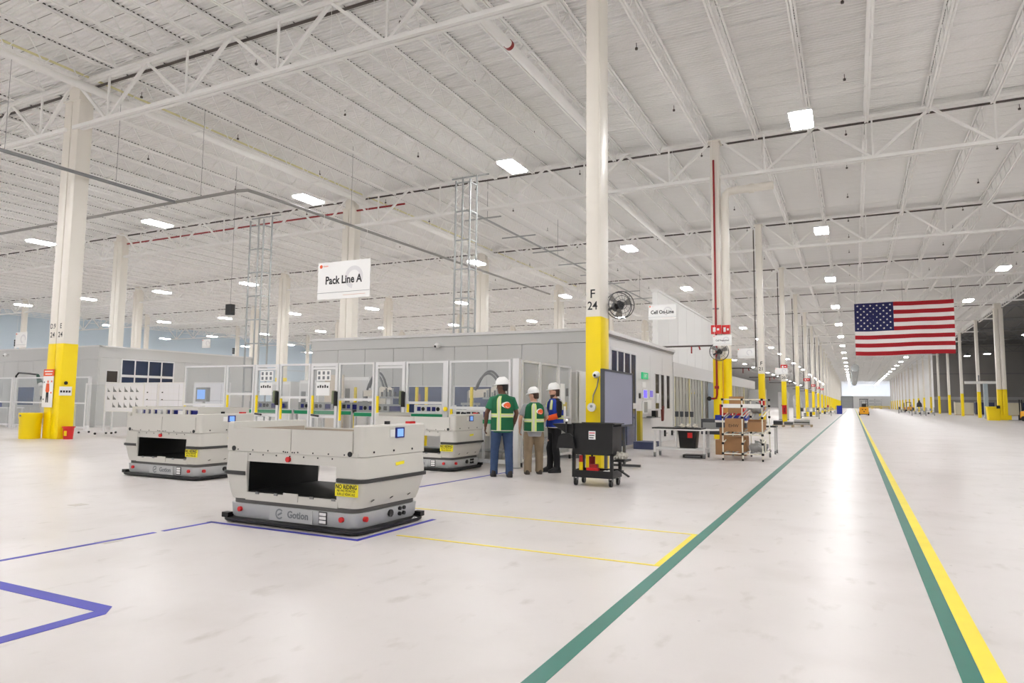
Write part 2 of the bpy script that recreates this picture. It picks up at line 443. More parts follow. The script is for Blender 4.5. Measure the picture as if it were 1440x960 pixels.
tag(o, 'pale yellow gas pipe running beside the thick roof pipe over column E 24', 'pipe')

# ---- spiral duct over the far aisle
t = thing('spiral_duct', 'silver spiral air duct hanging over the far aisle', 'duct', (0, 0, 0))
for k in range(14):
    MB().cyl((0.6, 172 + k * 9, 9.75), (0.6, 180.6 + k * 9, 9.75), 0.85, 20).cyl((0.6, 180.6 + k * 9, 9.75), (0.6, 181 + k * 9, 9.75), 0.88, 20).build('duct_section', M_ZINC, t, smooth=True)

# ================================================================ columns
def col_mesh(w, d, z0, z1, m, name):
    mb = MB(); mb.loft([[(x, y, zz) for x, y in rrect(w / 2, d / 2, 0.02, 2)] for zz in (z0, z1)]); return mb.mesh(name, m, True)
ZY = 3.2
C1W, C1D = 0.33, 0.52
me_sh = col_mesh(C1W, C1D, ZY, 12.2, M_COLUMN, 'shaft'); me_yb = col_mesh(C1W + 0.012, C1D + 0.012, 0, ZY, M_YELLOW, 'yellow_base')
me_cap = B(-0.25, -0.3, 12.2, 0.25, 0.3, 12.26).mesh('cap_plate', M_COLUMN)
C2W, C2D = 0.40, 0.50
me_sh2 = col_mesh(C2W, C2D, ZY, 11.7, M_COLUMN, 'shaft'); me_yb2 = col_mesh(C2W + 0.012, C2D + 0.012, 0, ZY, M_YELLOW, 'yellow_base')
def column(x, y, label, double=False, mark=None, group=None, tall=12.2):
    t = thing('building_column', label, 'column', (x, y, 0), group=group)
    if double:
        for sx in (-0.222, 0.222):
            link('shaft', me_sh2, t, (sx, 0, 0)); link('yellow_base', me_yb2, t, (sx, 0, 0))
        B(-0.45, -0.3, 11.7, 0.45, 0.3, 11.76).build('cap_plate', M_COLUMN, t)
        B(-0.3, -0.2, 11.76, 0.3, 0.2, 12.3).build('girder_seat', M_COLUMN, t)
    else:
        link('shaft', me_sh, t); link('yellow_base', me_yb, t); link('cap_plate', me_cap, t)
    return t
cF = {}
for j in range(-1, 22):
    y = CY(j)
    if j < 0: continue
    lab = {0: 'white column with yellow base marked F 24 beside the black cart', 1: 'white column with a red riser and fan beside the white pipe rack',
           2: 'yellow-based column behind the white pipe rack'}.get(j, f'{ORD[j]} yellow-based column down the left side of the aisle')
    cF[j] = column(FX, y, lab, group='yellow-based columns')
for j in range(5, 22):
    column(14.0, CY(j), f'{ORD[j - 5]} yellow-based column down the right side of the aisle', double=(j == 5), group='yellow-based columns')
cE = {}
for j in range(0, 8):
    lab = {0: 'paired white columns with yellow bases marked D.9 24 and E 24', 1: 'paired white columns rising behind the hanging Pack Line A sign',
           2: 'paired white columns beside the cable ladder above the grey room roof'}.get(j, f'paired white columns, {ORD[j]} back in the row of the D.9 24 columns')
    cE[j] = column(-24.15, CY(j) + 0.2, lab, True, group='paired white columns')
for r, name in (('D', 'second'), ('C', 'third'), ('B', 'fourth')):
    for j in range(1, 7):
        x = ROWX[r]
        if not seen((x, CY(j), 6)): continue
        column(x, CY(j), f'white column in the {name} row left of the aisle, {ORD[j]} from the camera', True if r != 'B' else False, group='distant white columns')
for j in (5, 6, 7, 8, 9):
    for x in (33.3,):
        if seen((x, CY(j), 6)): column(x, CY(j), f'grey-lit column deep in the dark right hall, {ORD[j - 5]} from the camera', group='right hall columns')
# lettering on the columns
text('lettering', 'F', 0.26, M_INK, cF[0], (-0.015, -C1D / 2 - 0.003, 3.60), bold=0.003); text('lettering', '24', 0.25, M_INK, cF[0], (-0.015, -C1D / 2 - 0.003, 3.35), bold=0.003, xs=0.9)
for dx, a in ((-0.222, 'D.9'), (0.222, 'E')):
    text('lettering', a, 0.24, M_INK, cE[0], (dx, -C2D / 2 - 0.003, 3.72), bold=0.003, xs=0.85); text('lettering', '24', 0.25, M_INK, cE[0], (dx, -C2D / 2 - 0.003, 3.42), bold=0.003)
for j, n in ((2, '21'), (3, '20')):
    text('lettering', 'F', 0.3, M_INK, cF[j], (0.02, -C1D / 2 - 0.003, 3.72), bold=0.004); text('lettering', n, 0.28, M_INK, cF[j], (0.0, -C1D / 2 - 0.003, 3.4), bold=0.004)
# conduit on F 24 and riser on F 23
MB().cyl((0.14, -C1D / 2 - 0.02, 3.2), (0.14, -C1D / 2 - 0.02, 12.1), 0.012, 6).build('conduit', M_COLUMN, cF[0])
# rain leader next to F 23 (white above, yellow below, elbow at the top)
t = thing('rain_leader', 'white and yellow round downpipe with an elbow against the red-signed column', 'pipe', (FX + 0.36, CY(1) - 0.05, 0))
MB().cyl((0, 0, 0), (0, 0, ZY), 0.165, 18).build('yellow_base', M_YELLOW, t, smooth=True)
MB().tube([(0, 0, ZY), (0, 0, 9.75), (0.05, 0, 9.95), (0.2, 0, 10.08), (0.5, 0, 10.1), (1.9, 0, 10.12)], 0.16, 18).build('pipe_run', M_COLUMN, t, smooth=True)
MB().cyl((0.95, 0, 10.1), (1.15, 0, 10.1), 0.19, 18).build('coupling', M_COLUMN, t, smooth=True)
# red riser + band on F 23
y1 = CY(1)
t = thing('fire_riser', 'red vertical fire riser with valve on the column behind the pipe rack', 'pipe', (FX - 0.02, y1 - C1D / 2 - 0.06, 0))
MB().tube([(0, 0, 11.4), (0, 0, 1.75), (-0.03, 0, 1.62), (-0.15, 0, 1.6), (-0.3, 0, 1.6)], 0.04, 10).build('pipe_run', M_REDPIPE, t, smooth=True)
MB().cyl((-0.08, 0, 2.05), (0.08, 0, 2.05), 0.06, 10).build('valve', M_REDPIPE, t)
MB().cyl((-0.3, -0.05, 1.6), (-0.3, 0.05, 1.6), 0.09, 12).build('hand_wheel', M_BLACK, t)
MB().box(-0.12, 0.02, 5.2, 0.12, 0.06, 5.26).build('pipe_clamp', M_GREY, t)
def red_sign(x, y, z, w, h, label):
    t = thing('fire_sign', label, 'sign', (x, y, z), group='red fire signs on columns')
    B(-w / 2, -0.01, -h / 2, w / 2, 0.01, h / 2).build('plate', M_RED, t)
    B(-w * 0.32, -0.014, -h * 0.25, -w * 0.05, -0.011, h * 0.25).build('symbol', M_PAPER, t)
    B(w * 0.08, -0.014, -h * 0.1, w * 0.3, -0.011, h * 0.12).build('symbol', M_PAPER, t)
red_sign(FX, y1 - 0.40, 4.37, 0.40, 0.36, 'red fire sign with white symbols on the red-riser column')
t = red_sign(FX + 0.37, y1 - 0.26, 4.37, 0.34, 0.36, 'red fire sign wrapped on the white downpipe')
for j, zz, w in ((3, 4.35, 0.5), (5, 4.3, 0.7), (6, 4.0, 0.5), (7, 4.0, 0.5), (8, 4.1, 0.5)):
    red_sign(FX + 0.05, CY(j) - 0.31, zz, w, 0.32, f'red fire sign on the {ORD[j]} column of the aisle')
# dark pipe drops at the aisle columns, with a branch toward the rooms
for j in range(1, 9):
    t = thing('air_drop', f'dark pipe drop with side branch at the {ORD[j]} aisle column', 'pipe', (FX - 0.30, CY(j) - 0.1, 0), group='dark pipe drops at the columns')
    zz = 3.75 if j == 1 else 3.55
    pts = [(0, 0, 12.1), (0, 0, zz + 0.08), (-0.08, 0, zz), (-2.3, 0, zz)] if j > 1 else [(0.1, 0, zz), (-2.6, 0, zz)]
    MB().tube(pts, 0.035, 8).build('pipe_run', M_DARK, t, smooth=True)
    MB().cyl((-0.75, 0, zz), (-0.75, 0, zz - 0.3), 0.03, 8).build('valve', M_REDPIPE, t)
    MB().cyl((-0.45, 0, zz), (-0.4, 0, zz - 0.16), 0.03, 8).build('valve', M_REDPIPE, t)
# fire extinguishers and small notices on the columns
def extinguisher(x, y, z, label):
    t = thing('fire_extinguisher', label, 'extinguisher', (x, y, z), group='fire extinguishers')
    B(-0.16, -0.12, -0.35, 0.16, 0.1, 0.35).build('cabinet', M_RED, t)
    MB().cyl((0, -0.125, -0.22), (0, -0.125, 0.15), 0.06, 10).build('bottle', M_REDPIPE, t, smooth=True)
    B(-0.05, -0.135, -0.05, 0.06, -0.128, 0.1).build('notice', M_PAPER, t)
extinguisher(FX + 0.02, CY(2) - 0.38, 1.35, 'red fire extinguisher on the column behind the white pipe rack')
extinguisher(FX + 0.02, CY(3) - 0.38, 1.0, 'red fire extinguisher low on the fourth aisle column')
extinguisher(FX + 0.02, CY(10) - 0.38, 1.0, 'tiny red fire extinguisher on a far aisle column')

# ================================================================ lights
def light_builder():
    t = thing('high_bay_light', '', 'light')
    B(-0.32, -0.66, 0.02, 0.32, 0.66, 0.09).build('housing', M_WHITE, t)
    for sx in (-0.16, 0.16): B(sx - 0.135, -0.62, -0.05, sx + 0.135, 0.62, 0.018).build('lens', M_LENS, t)
    MB().cyl((0, -0.4, 0.09), (0, -0.4, 2.65), 0.005, 5).build('hanger_wire', M_STEEL, t); MB().cyl((0, 0.4, 0.09), (0, 0.4, 2.65), 0.005, 5).build('hanger_wire', M_STEEL, t)
    return t
proto = light_builder(); used = False
AISLE = {-1: 'second', 0: 'first'}
for j in range(-4, 23):
    for i in range(-9, 6):
        x = -1.15 + 9.75 * i; y = 21.7 + 14.65 * j
        if y > YEND - 3 or x < XL + 3: continue
        if x < -25 and y > 150: continue
        if i > 1 and j > 1: continue  # files right of the aisle are unseen, added to brighten the ceiling
        if j < -2 and x < -60: continue  # rows furthest behind the camera are unseen, added to brighten the near hall
        vis = seen((x, y, 9.95))
        row = ORD[j] if j >= 0 else ('overhead', 'one behind overhead', 'two behind overhead added fill', 'three behind overhead added fill')[-j - 1]
        if i == 1: where = 'along the right edge of the aisle'
        elif i > 1: where = f'{ORD[i - 2]} added fill-light file right of the aisle'
        elif i == 0: where = 'over the middle of the aisle'
        else: where = f'{ORD[-i - 1]} file left of the aisle'
        lab = f'bright twin-lens ceiling light, {row} row back, {where}'
        if not used: o = proto; o.location = (x, y, 9.95); o['label'] = lab; used = True; o['group'] = 'high bay lights'
        else: o = dup(proto, (x, y, 9.95), label=lab, group='high bay lights')
# pendant lamps in the dark right hall
def pendant(x, y, z, label):
    t = thing('pendant_lamp', label, 'lamp', (x, y, z), group='pendant lamps in the right hall')
    MB().cyl((0, 0, 0.02), (0, 0, 0.5), 0.55, 16, 0.12).build('reflector', M_ZINC, t, smooth=True)
    MB().cyl((0, 0, 0.0), (0, 0, 0.02), 0.45, 16).build('lens', M_LENS, t)
    MB().cyl((0, 0, 0.5), (0, 0, 13.9 - z), 0.015, 6).build('hanger_rod', M_GREY, t)
for k, (x, y, z) in enumerate(((21.6, 106, 9.6), (19.5, 104, 10.3), (23.5, 90, 10.2), (18.6, 126, 9.4), (17.8, 140, 10.0), (31.0, 96, 9.9))):
    pendant(x, y, z, f'round pendant lamp in the dark right hall, {ORD[k]} of the six')

# ================================================================ floor markings (thin tape on the concrete)
def tape(name, poly, m, label, group=None, z=0.0025):
    mb = MB(); n = len(poly); mb.prism(poly, 'z', 0.0005, z)
    return tag(mb.build(name, m), label, 'floor tape', group)
tape('floor_tape', [(-1.53, -3), (-1.42, -3), (-1.42, 300), (-1.53, 300)], M_TEAL, 'teal floor line along the left edge of the walkway', 'aisle lines')
tape('floor_tape', [(0.455, -3), (0.555, -3), (0.555, 300), (0.455, 300)], M_TEAL, 'teal half of the double line at the right of the walkway', 'aisle lines')
tape('floor_tape', [(0.557, -3), (0.66, -3), (0.66, 300), (0.557, 300)], M_YTAPE, 'yellow half of the double line at the right of the walkway', 'aisle lines')
tape('floor_tape', [(-1.59, 5.98), (-1.535, 5.98), (-1.535, 7.58), (-1.59, 7.58)], M_YTAPE, 'short yellow floor bar beside the left teal line')
tape('floor_tape', [(-4.3, 5.96), (-1.535, 5.96), (-1.535, 6.0), (-4.3, 6.0)], M_YTAPE, 'thin yellow floor line running from the parked vehicle to the teal line')
tape('floor_tape', [(-6.3, 7.55), (-1.535, 7.55), (-1.535, 7.59), (-6.3, 7.59)], M_YTAPE, 'thin yellow floor line crossing behind the front vehicle')
tape('floor_tape', [(-6.60, 1.0), (-6.54, 1.0), (-6.54, 4.86), (-6.60, 4.86)], M_BTAPE, 'near piece of the long blue floor line at the front vehicle', 'blue floor lines')
tape('floor_tape', [(-6.60, 4.95), (-6.54, 4.95), (-6.54, 5.6), (-6.60, 5.6)], M_BTAPE, 'short blue floor piece meeting the front vehicle', 'blue floor lines')
tape('floor_tape', [(-6.62, 5.54), (-4.46, 5.54), (-4.46, 5.60), (-6.62, 5.60)], M_BTAPE, 'blue floor line along the front of the front vehicle', 'blue floor lines')
tape('floor_tape', [(-4.52, 5.605), (-4.46, 5.605), (-4.46, 6.98), (-4.52, 6.98)], M_BTAPE, 'blue floor line along the right end of the front vehicle', 'blue floor lines')
tape('floor_tape', [(-6.50, 7.6), (-6.44, 7.6), (-6.16, 12.4), (-6.22, 12.4)], M_BTAPE, 'blue floor line leading toward the three workers', 'blue floor lines')
tape('floor_tape', [(-8.5, 2.92), (-4.38, 2.92), (-4.5, 3.04), (-8.5, 3.04)], M_BTAPE, 'far arm of the blue corner mark on the floor', 'blue corner marks')
tape('floor_tape', [(-4.50, 0.8), (-4.38, 0.8), (-4.38, 2.92), (-4.50, 2.92)], M_BTAPE, 'near arm of the blue corner mark on the floor', 'blue corner marks')
# small metal floor plates let into the slab
for k, (x, y) in enumerate(((-6.55, 5.9 - 1.55), (-9.1, 5.6), (-8.3, 7.6))):
    t = B(x - 0.09, y - 0.09, 0.0004, x + 0.09, y + 0.09, 0.002).build('floor_plate', mat('worn_floor_patch', (190, 184, 176), 0.5))
    tag(t, f'small square floor patch, {ORD[k]} going away from the camera', 'floor patch', 'floor patches')

# ================================================================ rooms in the hall
def wall_panels(t, axis, fixed, a, b, z0, z1, m, step, thick=0.06, out=1, holes=()):
    n = max(1, round((b - a) / step)); w = (b - a) / n
    for k in range(n):
        p, q = a + k * w + 0.006, a + (k + 1) * w - 0.006
        if axis == 'x': B(p, min(fixed, fixed - out * thick), z0, q, max(fixed, fixed - out * thick), z1).build('wall_panel', m, t)
        else: B(min(fixed, fixed - out * thick), p, z0, max(fixed, fixed - out * thick), q, z1).build('wall_panel', m, t)
def pane_window(t, axis, fixed, a, b, z0, z1, m, out, fr=0.05, fm=None, parts=1, name='window'):
    """frame proud of the wall with panes recessed in it"""
    fm = fm or M_ALU
    def bx(mb, p, q, za, zb, d0, d1):
        lo, hi = sorted((fixed + out * d0, fixed + out * d1))
        return mb.box(p, lo, za, q, hi, zb) if axis == 'x' else mb.box(lo, p, za, hi, q, zb)
    f = MB(); bx(f, a, b, z1 - fr, z1, 0, 0.04); bx(f, a, b, z0, z0 + fr, 0, 0.04); bx(f, a, a + fr, z0 + fr, z1 - fr, 0, 0.04); bx(f, b - fr, b, z0 + fr, z1 - fr, 0, 0.04)
    w = (b - a) / parts
    for k in range(1, parts): bx(f, a + k * w - fr / 2, a + k * w + fr / 2, z0 + fr, z1 - fr, 0, 0.04)
    o = f.build(name, fm, t)
    for k in range(parts):
        bx(MB(), a + k * w + (fr if k == 0 else fr / 2), a + (k + 1) * w - (fr if k == parts - 1 else fr / 2), z0 + fr, z1 - fr, 0.004, 0.018).build('pane', m, o)
    return o
# -- pack line room
RX0, RX1, RY0, RY1, RZ = -16.65, -6.29, 17.9, 26.75, 3.47
t = thing('modular_room', 'large grey panelled room behind the fenced pack line', 'room', (0, 0, 0))
packroom = t
wall_panels(t, 'x', RY0, RX0 + 0.03, RX1 - 0.03, 0.0, 3.06, M_ROOMW, 1.15, out=-1)
B(RX0, RY0, 3.07, RX1 - 0.06, RY0 + 0.06, RZ - 0.08).build('upper_band', M_ROOMW, t)
B(RX0 - 0.02, RY0 - 0.04, RZ - 0.08, RX1 + 0.04, RY0 + 0.1, RZ).build('roof_trim', M_ROOMR, t)
B(RX1 - 0.06, RY0, RZ - 0.10, RX1 + 0.10, RY1, RZ).build('roof_trim', M_ROOMR, t)
B(RX1 - 0.06, RY0, RZ - 0.16, RX1 + 0.05, RY1, RZ - 0.10).build('roof_trim', mat('trim_shadow_grey', (150, 148, 146), 0.5), t)  # grey strip standing for the shadow line under the roof cap
B(RX0 + 0.07, RY0 + 0.07, RZ - 0.12, RX1 - 0.07, RY1, RZ - 0.03).build('roof', M_ROOMW, t)
B(RX0, RY0 + 0.06, 0, RX0 + 0.06, RY1, RZ - 0.12).build('wall_panel', M_ROOMW, t); B(RX0, RY1 - 0.06, 0, RX1, RY1, RZ - 0.12).build('wall_panel', M_ROOMW, t)
wall_panels(t, 'y', RX1, RY0 + 0.02, 19.03, 0, RZ - 0.16, M_ROOMR, 1.2, out=1)
wall_panels(t, 'y', RX1, 21.72, RY1, 0.1, 3.03, M_ROOMR, 1.7, out=1)
B(RX1 - 0.06, 19.03, 3.03, RX1, RY1, RZ - 0.16).build('upper_band', M_ROOMR, t)
B(RX1 - 0.05, 21.72, 0, RX1 + 0.01, RY1, 0.1).build('base_rail', M_ALU, t)
B(RX1 - 0.055, 19.03, 0, RX1 - 0.03, 21.72, 3.03).build('window_backing', M_BLUEWIN, t)
pane_window(t, 'y', RX1 - 0.03, 19.03, 21.72, 1.3, 3.03, M_BLUEWIN, 1, 0.09, parts=4)
pane_window(t, 'y', RX1 - 0.03, 19.03, 21.72, 0.0, 1.3, mat('blue_wall_glass', (40, 58, 100), 0.06), 1, 0.09, parts=2)
for a, b in ((-13.35, -12.86), (-12.60, -11.28), (-10.88, -9.56)):
    pane_window(t, 'x', RY0, a, b, 0.95, 1.86, M_BLUEROOM, -1, 0.03)
MB().box(-12.3, RY0 - 0.022, 1.1, -12.1, RY0 - 0.019, 1.6).build('window_reflection', mat('reflection_red', (140, 90, 96), 0.4), t)  # red patch painting a reflection onto the window pane
for ya, yb in ((23.92, 24.53), (24.72, 25.26), (25.55, 26.12)):
    pane_window(t, 'y', RX1, ya, yb, 1.18, 2.45, M_DARKWIN, 1, 0.02)
# devices on the aisle side of the room
def wallbox(name, label, cat, ya, yb, za, zb, m, d=0.05, screen=None):
    o = thing(name, label, cat, (RX1, (ya + yb) / 2, (za + zb) / 2))
    w, h = (yb - ya) / 2, (zb - za) / 2
    B(0.002, -w, -h, d, w, h).build('case', m, o)
    if screen: B(d, -w * 0.85, -h * 0.85, d + 0.004, w * 0.85, h * 0.85).build('screen', screen, o)
    return o
e = wallbox('exit_sign', 'green exit sign on the pale room wall', 'sign', 22.25, 22.95, 2.2, 2.42, M_EXIT)
text('lettering', 'EXIT', 0.16, M_PAPER, e, (0.053, 0, -0.055), '+x')
wallbox('wall_notice', 'small white notice with red print below the exit sign', 'notice', 22.35, 22.8, 1.92, 2.1, M_PAPER, 0.01)
wallbox('wall_screen', 'bright violet touch panel under the exit sign', 'screen', 22.33, 22.82, 1.55, 1.85, M_WHITE, 0.05, M_VIOSCREEN)
wallbox('wall_screen', 'small violet double panel right of the bright touch panel', 'screen', 23.15, 23.62, 1.58, 1.85, M_WHITE, 0.04, mat('violet_label', (120, 110, 200), 0.4, emit=(120, 110, 220), estr=0.3))
wallbox('wall_panel_box', 'tall white control box below the violet touch panel', 'control box', 22.33, 22.82, 1.05, 1.47, M_WHITE, 0.06, M_ZINC)
wallbox('wall_notice', 'white notice sheet beside the tall control box', 'notice', 22.95, 23.5, 1.2, 1.5, M_PAPER, 0.008)
wallbox('wall_notice', 'yellowed paper taped on the first dark slit window', 'notice', 24.05, 24.42, 1.4, 1.75, M_PAPER, 0.05)
wallbox('card_reader', 'black card reader left of the violet touch panel', 'card reader', 21.95, 22.12, 1.55, 1.72, M_BLACK, 0.03)
o = thing('hose_reel', 'dark red glove bag hanging on the pale room wall', 'bag', (RX1 + 0.04, 24.9, 1.15))
MB().prism([(-0.12, 0.1), (0.12, 0.15), (0.06, -0.35), (-0.04, -0.4)], 'x', -0.035, 0.04).build('bag_body', mat('dark_red_cloth', (110, 52, 44), 0.8), o)
o['label'] = 'dark red cloth bag hanging on the pale room wall'; o.name = 'hanging_bag'
o = thing('wall_shelf', 'narrow wall shelf with dark keyboard on the pale room wall', 'shelf', (RX1, 22.95, 0.92))
B(0.0, -0.65, -0.02, 0.3, 0.65, 0.0).build('shelf_board', M_GREY, o); B(0.06, -0.3, 0.0, 0.24, 0.1, 0.03).build('keyboard', M_BLACK, o); B(0.1, 0.2, 0.0, 0.25, 0.5, 0.22).build('monitor', M_BLACK, o)
for k, ya in enumerate((25.3, 26.4)):
    o = thing('door_latch', f'dark latch low on the pale room wall, {ORD[k]} one', 'latch', (RX1, ya, 0.3)); B(0, -0.05, -0.12, 0.06, 0.05, 0.12).build('case', M_BLACK, o); B(0.06, -0.02, -0.02, 0.1, 0.1, 0.02).build('lever', M_ZINC, o)
# security cameras
def sec_cam(x, y, z, label):
    o = thing('security_camera', label, 'camera', (x, y, z), group='white dome cameras')
    MB().cyl((0, 0, 0), (0, -0.1, 0), 0.06, 12).build('mount', M_WHITE, o, smooth=True)
    MB().sphere((0, -0.14, -0.02), 0.085, n=14).build('dome', M_WHITE, o, smooth=True)
    MB().sphere((-0.02, -0.2, -0.05), 0.04, n=10).build('lens', M_BLACK, o, smooth=True)
sec_cam(-11.45, RY0, 3.12, 'white dome camera on the grey room front wall')
# -- second room on the left
LX, LY, LZ = -31.67, 20.0, 3.85
t = thing('modular_room', 'grey panelled room with dark blue windows behind the whiteboards', 'room', (0, 0, 0))
wall_panels(t, 'x', LY, -50.0, LX, 0, 3.2, M_ROOMW, 1.3, out=-1)
B(-50, LY, 3.21, LX, LY + 0.06, LZ - 0.06).build('upper_band', M_ROOMW, t); B(-50, LY - 0.04, LZ - 0.06, LX + 0.04, LY + 0.1, LZ).build('roof_trim', M_ROOMR, t)
B(LX - 0.06, LY, LZ - 0.06, LX + 0.04, 29.2, LZ).build('roof_trim', M_ROOMR, t); B(-50, LY + 0.1, LZ - 0.1, LX - 0.06, 29.2, LZ - 0.04).build('roof', M_ROOMW, t)
wall_panels(t, 'y', LX, LY + 0.06, 29.2, 0, 3.28, M_ROOMW, 1.5, out=1); B(LX - 0.06, LY + 0.06, 3.29, LX, 29.2, LZ - 0.06).build('upper_band', M_ROOMW, t)
B(-50, 29.14, 0, LX, 29.2, LZ - 0.1).build('wall_panel', M_ROOMW, t)
pane_window(t, 'y', LX, 21.1, 24.0, 2.45, 3.27, M_BLUEWIN, 1, 0.06, parts=4); pane_window(t, 'y', LX, 21.1, 24.0, 1.2, 2.45, M_BLUEWIN, 1, 0.06, parts=4)
pane_window(t, 'y', LX, 20.38, 20.98, 2.1, 2.69, M_DARKWIN, 1, 0.03)
for a, b in ((-41.3, -40.0), (-38.4, -36.6), (-35.6, -34.2)): pane_window(t, 'x', LY, a, b, 0.95, 1.9, M_BLUEROOM, -1, 0.03)
sec_cam(-39.2, LY, 3.55, 'white dome camera on the far left room wall')
# -- low room with strip curtains behind the workbench
t = thing('curtained_enclosure', 'low white enclosure with milky strip curtains behind the workbench', 'enclosure', (0, 0, 0))
B(-12, 29.0, 2.55, -6.8, 56, 3.15).build('upper_band', M_ROOMR, t)
for k in range(9): B(-6.9, 29.1 + k * 3.3, 0, -6.8, 29.2 + k * 3.3, 2.55).build('post', M_ALU, t)
for k in range(80):
    y = 29.25 + k * 0.33
    B(-6.88 + 0.03 * (k % 2), y, 0.12, -6.86 + 0.03 * (k % 2), y + 0.29, 2.55).build('curtain_strip', M_CURTAIN if k % 9 else mat('yellowed_curtain', (216, 206, 150), 0.5), t)
B(-12, 29.0, 0, -11.9, 56, 2.55).build('rear_panel', M_ROOMW, t)
for k in range(10): B(-9.5, 31 + k * 2.4, 0, -8.2, 32.4 + k * 2.4, 1.6 + 0.2 * (k % 3)).build('machine_block', M_ROOMW, t)
t = thing('partition_wall', 'tall white partition rising behind the low curtained enclosure', 'partition', (0, 0, 0))
for k in range(8): B(-8.0, 30.2 + k * 2.0, 0 if k == -1 else 3.15, -7.75, 32.17 + k * 2.0, 6.4).build('wall_panel', M_WALLW, t)
B(-8.05, 30.15, 6.4, -7.7, 46.2, 6.5).build('cap_rail', M_WALLW, t)

# ================================================================ guard fence of the pack line
FY, FZ = 13.1, 2.30
def guard_panel(xa, xb, label, rail=1.15, low=False, door=False, papers=False, lower_pane=False):
    t = thing('guard_door' if door else 'guard_panel', label, 'guard door' if door else 'guard panel', ((xa + xb) / 2, FY, 0), group='pack line guard panels')
    h = (xb - xa) / 2; w = 0.075 if door else 0.045
    for sx in (-1, 1):
        B(sx * h - (w if sx > 0 else 0), -0.03, 0, sx * h + (w if sx < 0 else 0), 0.03, FZ).build('post', M_ALU, t)
    B(-h + w, -0.03, FZ - w, h - w, 0.03, FZ).build('top_rail', M_ALU, t)
    if door:
        B(-h + w, -0.03, FZ - 0.15, h - w, 0.03, FZ - 0.10).build('top_rail', M_ALU, t)
        B(-h + w, -0.02, 0.1, h - w, 0.02, 0.18).build('bottom_rail', M_ALU, t)
        B(-h + w, -0.02, 0.95, h - w, 0.02, 1.02).build('middle_rail', M_ALU, t)
        B(-h + w, -0.008, 0.18, h - w, 0.008, FZ - 0.15).build('pane', M_PANE, t)
        B(-h + w - 0.01, -0.06, 1.05, -h + w + 0.04, -0.02, 1.5).build('warning_strip', M_YELLOW, t)
        B(h - 0.09, -0.12, 1.3, h - 0.02, -0.03, 1.62).build('lock_box', mat('olive_lock', (120, 128, 96), 0.5), t)
        B(h - 0.03, -0.12, 1.25, h + 0.03, -0.04, 1.6).build('lock_handle', M_BLACK, t)
        MB().cyl((-h + 0.12, -0.1, 1.02), (-h + 0.42, -0.18, 1.0), 0.025, 8).build('door_handle', M_BLACK, t)
    else:
        B(-h + w, -0.03, rail, h - w, 0.03, rail + 0.06).build('lower_rail', M_ALU, t)
        B(-h + w, -0.006, rail + 0.06, h - w, 0.006, FZ - w).build('pane', M_PANE, t)
        B(-h + w, -0.02, 0.08, h - w, 0.02, 0.16).build('bottom_rail', M_ALU, t)
        B(-h + w, -0.05, 0.9, -h + w + 0.05, -0.02, rail).build('warning_strip', M_YELLOW, t)
    if papers:
        p = B(-0.24, -0.02, 1.87, 0.2, -0.012, 2.13).build('notice_sheet', M_PAPER, t)
        for a in range(3):
            for b in range(2): B(-0.2 + a * 0.145, -0.024, 1.90 + b * 0.12, -0.13 + a * 0.145, -0.0205, 1.98 + b * 0.12).build('symbol', M_GREYINK, p)
        p = B(-0.25, -0.02, 1.50, 0.18, -0.012, 1.83).build('notice_sheet', M_PAPER, t)
        for a in range(5): B(-0.21 + a * 0.075, -0.024, 1.69, -0.165 + a * 0.075, -0.0205, 1.69 + (0.05, 0.07, 0.055, 0.075, 0.05)[a]).build('printed_mark', M_INK, p)
    return t
k = FY / 13.0
X = lambda v: v * k
guard_panel(X(-16.65), X(-15.05), 'wide clear guard panel at the far left end of the pack line', 1.2)
guard_panel(X(-15.0), X(-14.0), 'narrow clear guard panel left of the first notice door', 1.5)
guard_panel(X(-13.95), X(-13.12), 'guard door with notice sheets under the red column band', door=True, papers=True)
guard_panel(X(-13.08), X(-12.08), 'clear guard panel between the two notice doors', 1.42)
guard_panel(X(-12.05), X(-11.2), 'guard door with notice sheets left of the small robot', door=True, papers=True)
guard_panel(X(-11.16), X(-10.1), 'clear guard panel in front of the small robot', 1.38)
guard_panel(X(-10.06), X(-9.22), 'plain guard door right of the small robot', door=True)
guard_panel(X(-9.18), X(-8.14), 'clear guard panel in front of the red reflecting window', 1.32)
guard_panel(X(-8.02), X(-6.5), 'wide clear guard panel in front of the large robot', 1.22)
t = thing('corner_post', 'white square corner post of the guard fence behind the workers', 'post', (X(-6.36), FY, 0)); B(-0.07, -0.06, 0, 0.07, 0.06, FZ + 0.02).build('profile', M_ALU, t); B(-0.1, -0.1, 0, 0.1, 0.1, 0.02).build('foot_plate', M_ZINC, t)
t = thing('fence_post', 'white square fence post left of the large robot', 'post', (X(-8.08), FY, 0)); B(-0.04, -0.06, 0, 0.04, 0.06, FZ).build('profile', M_ALU, t); MB().cyl((0, -0.06, 1.22), (0, -0.09, 1.22), 0.05, 12).build('stop_button', M_YELLOW, t)
t = None
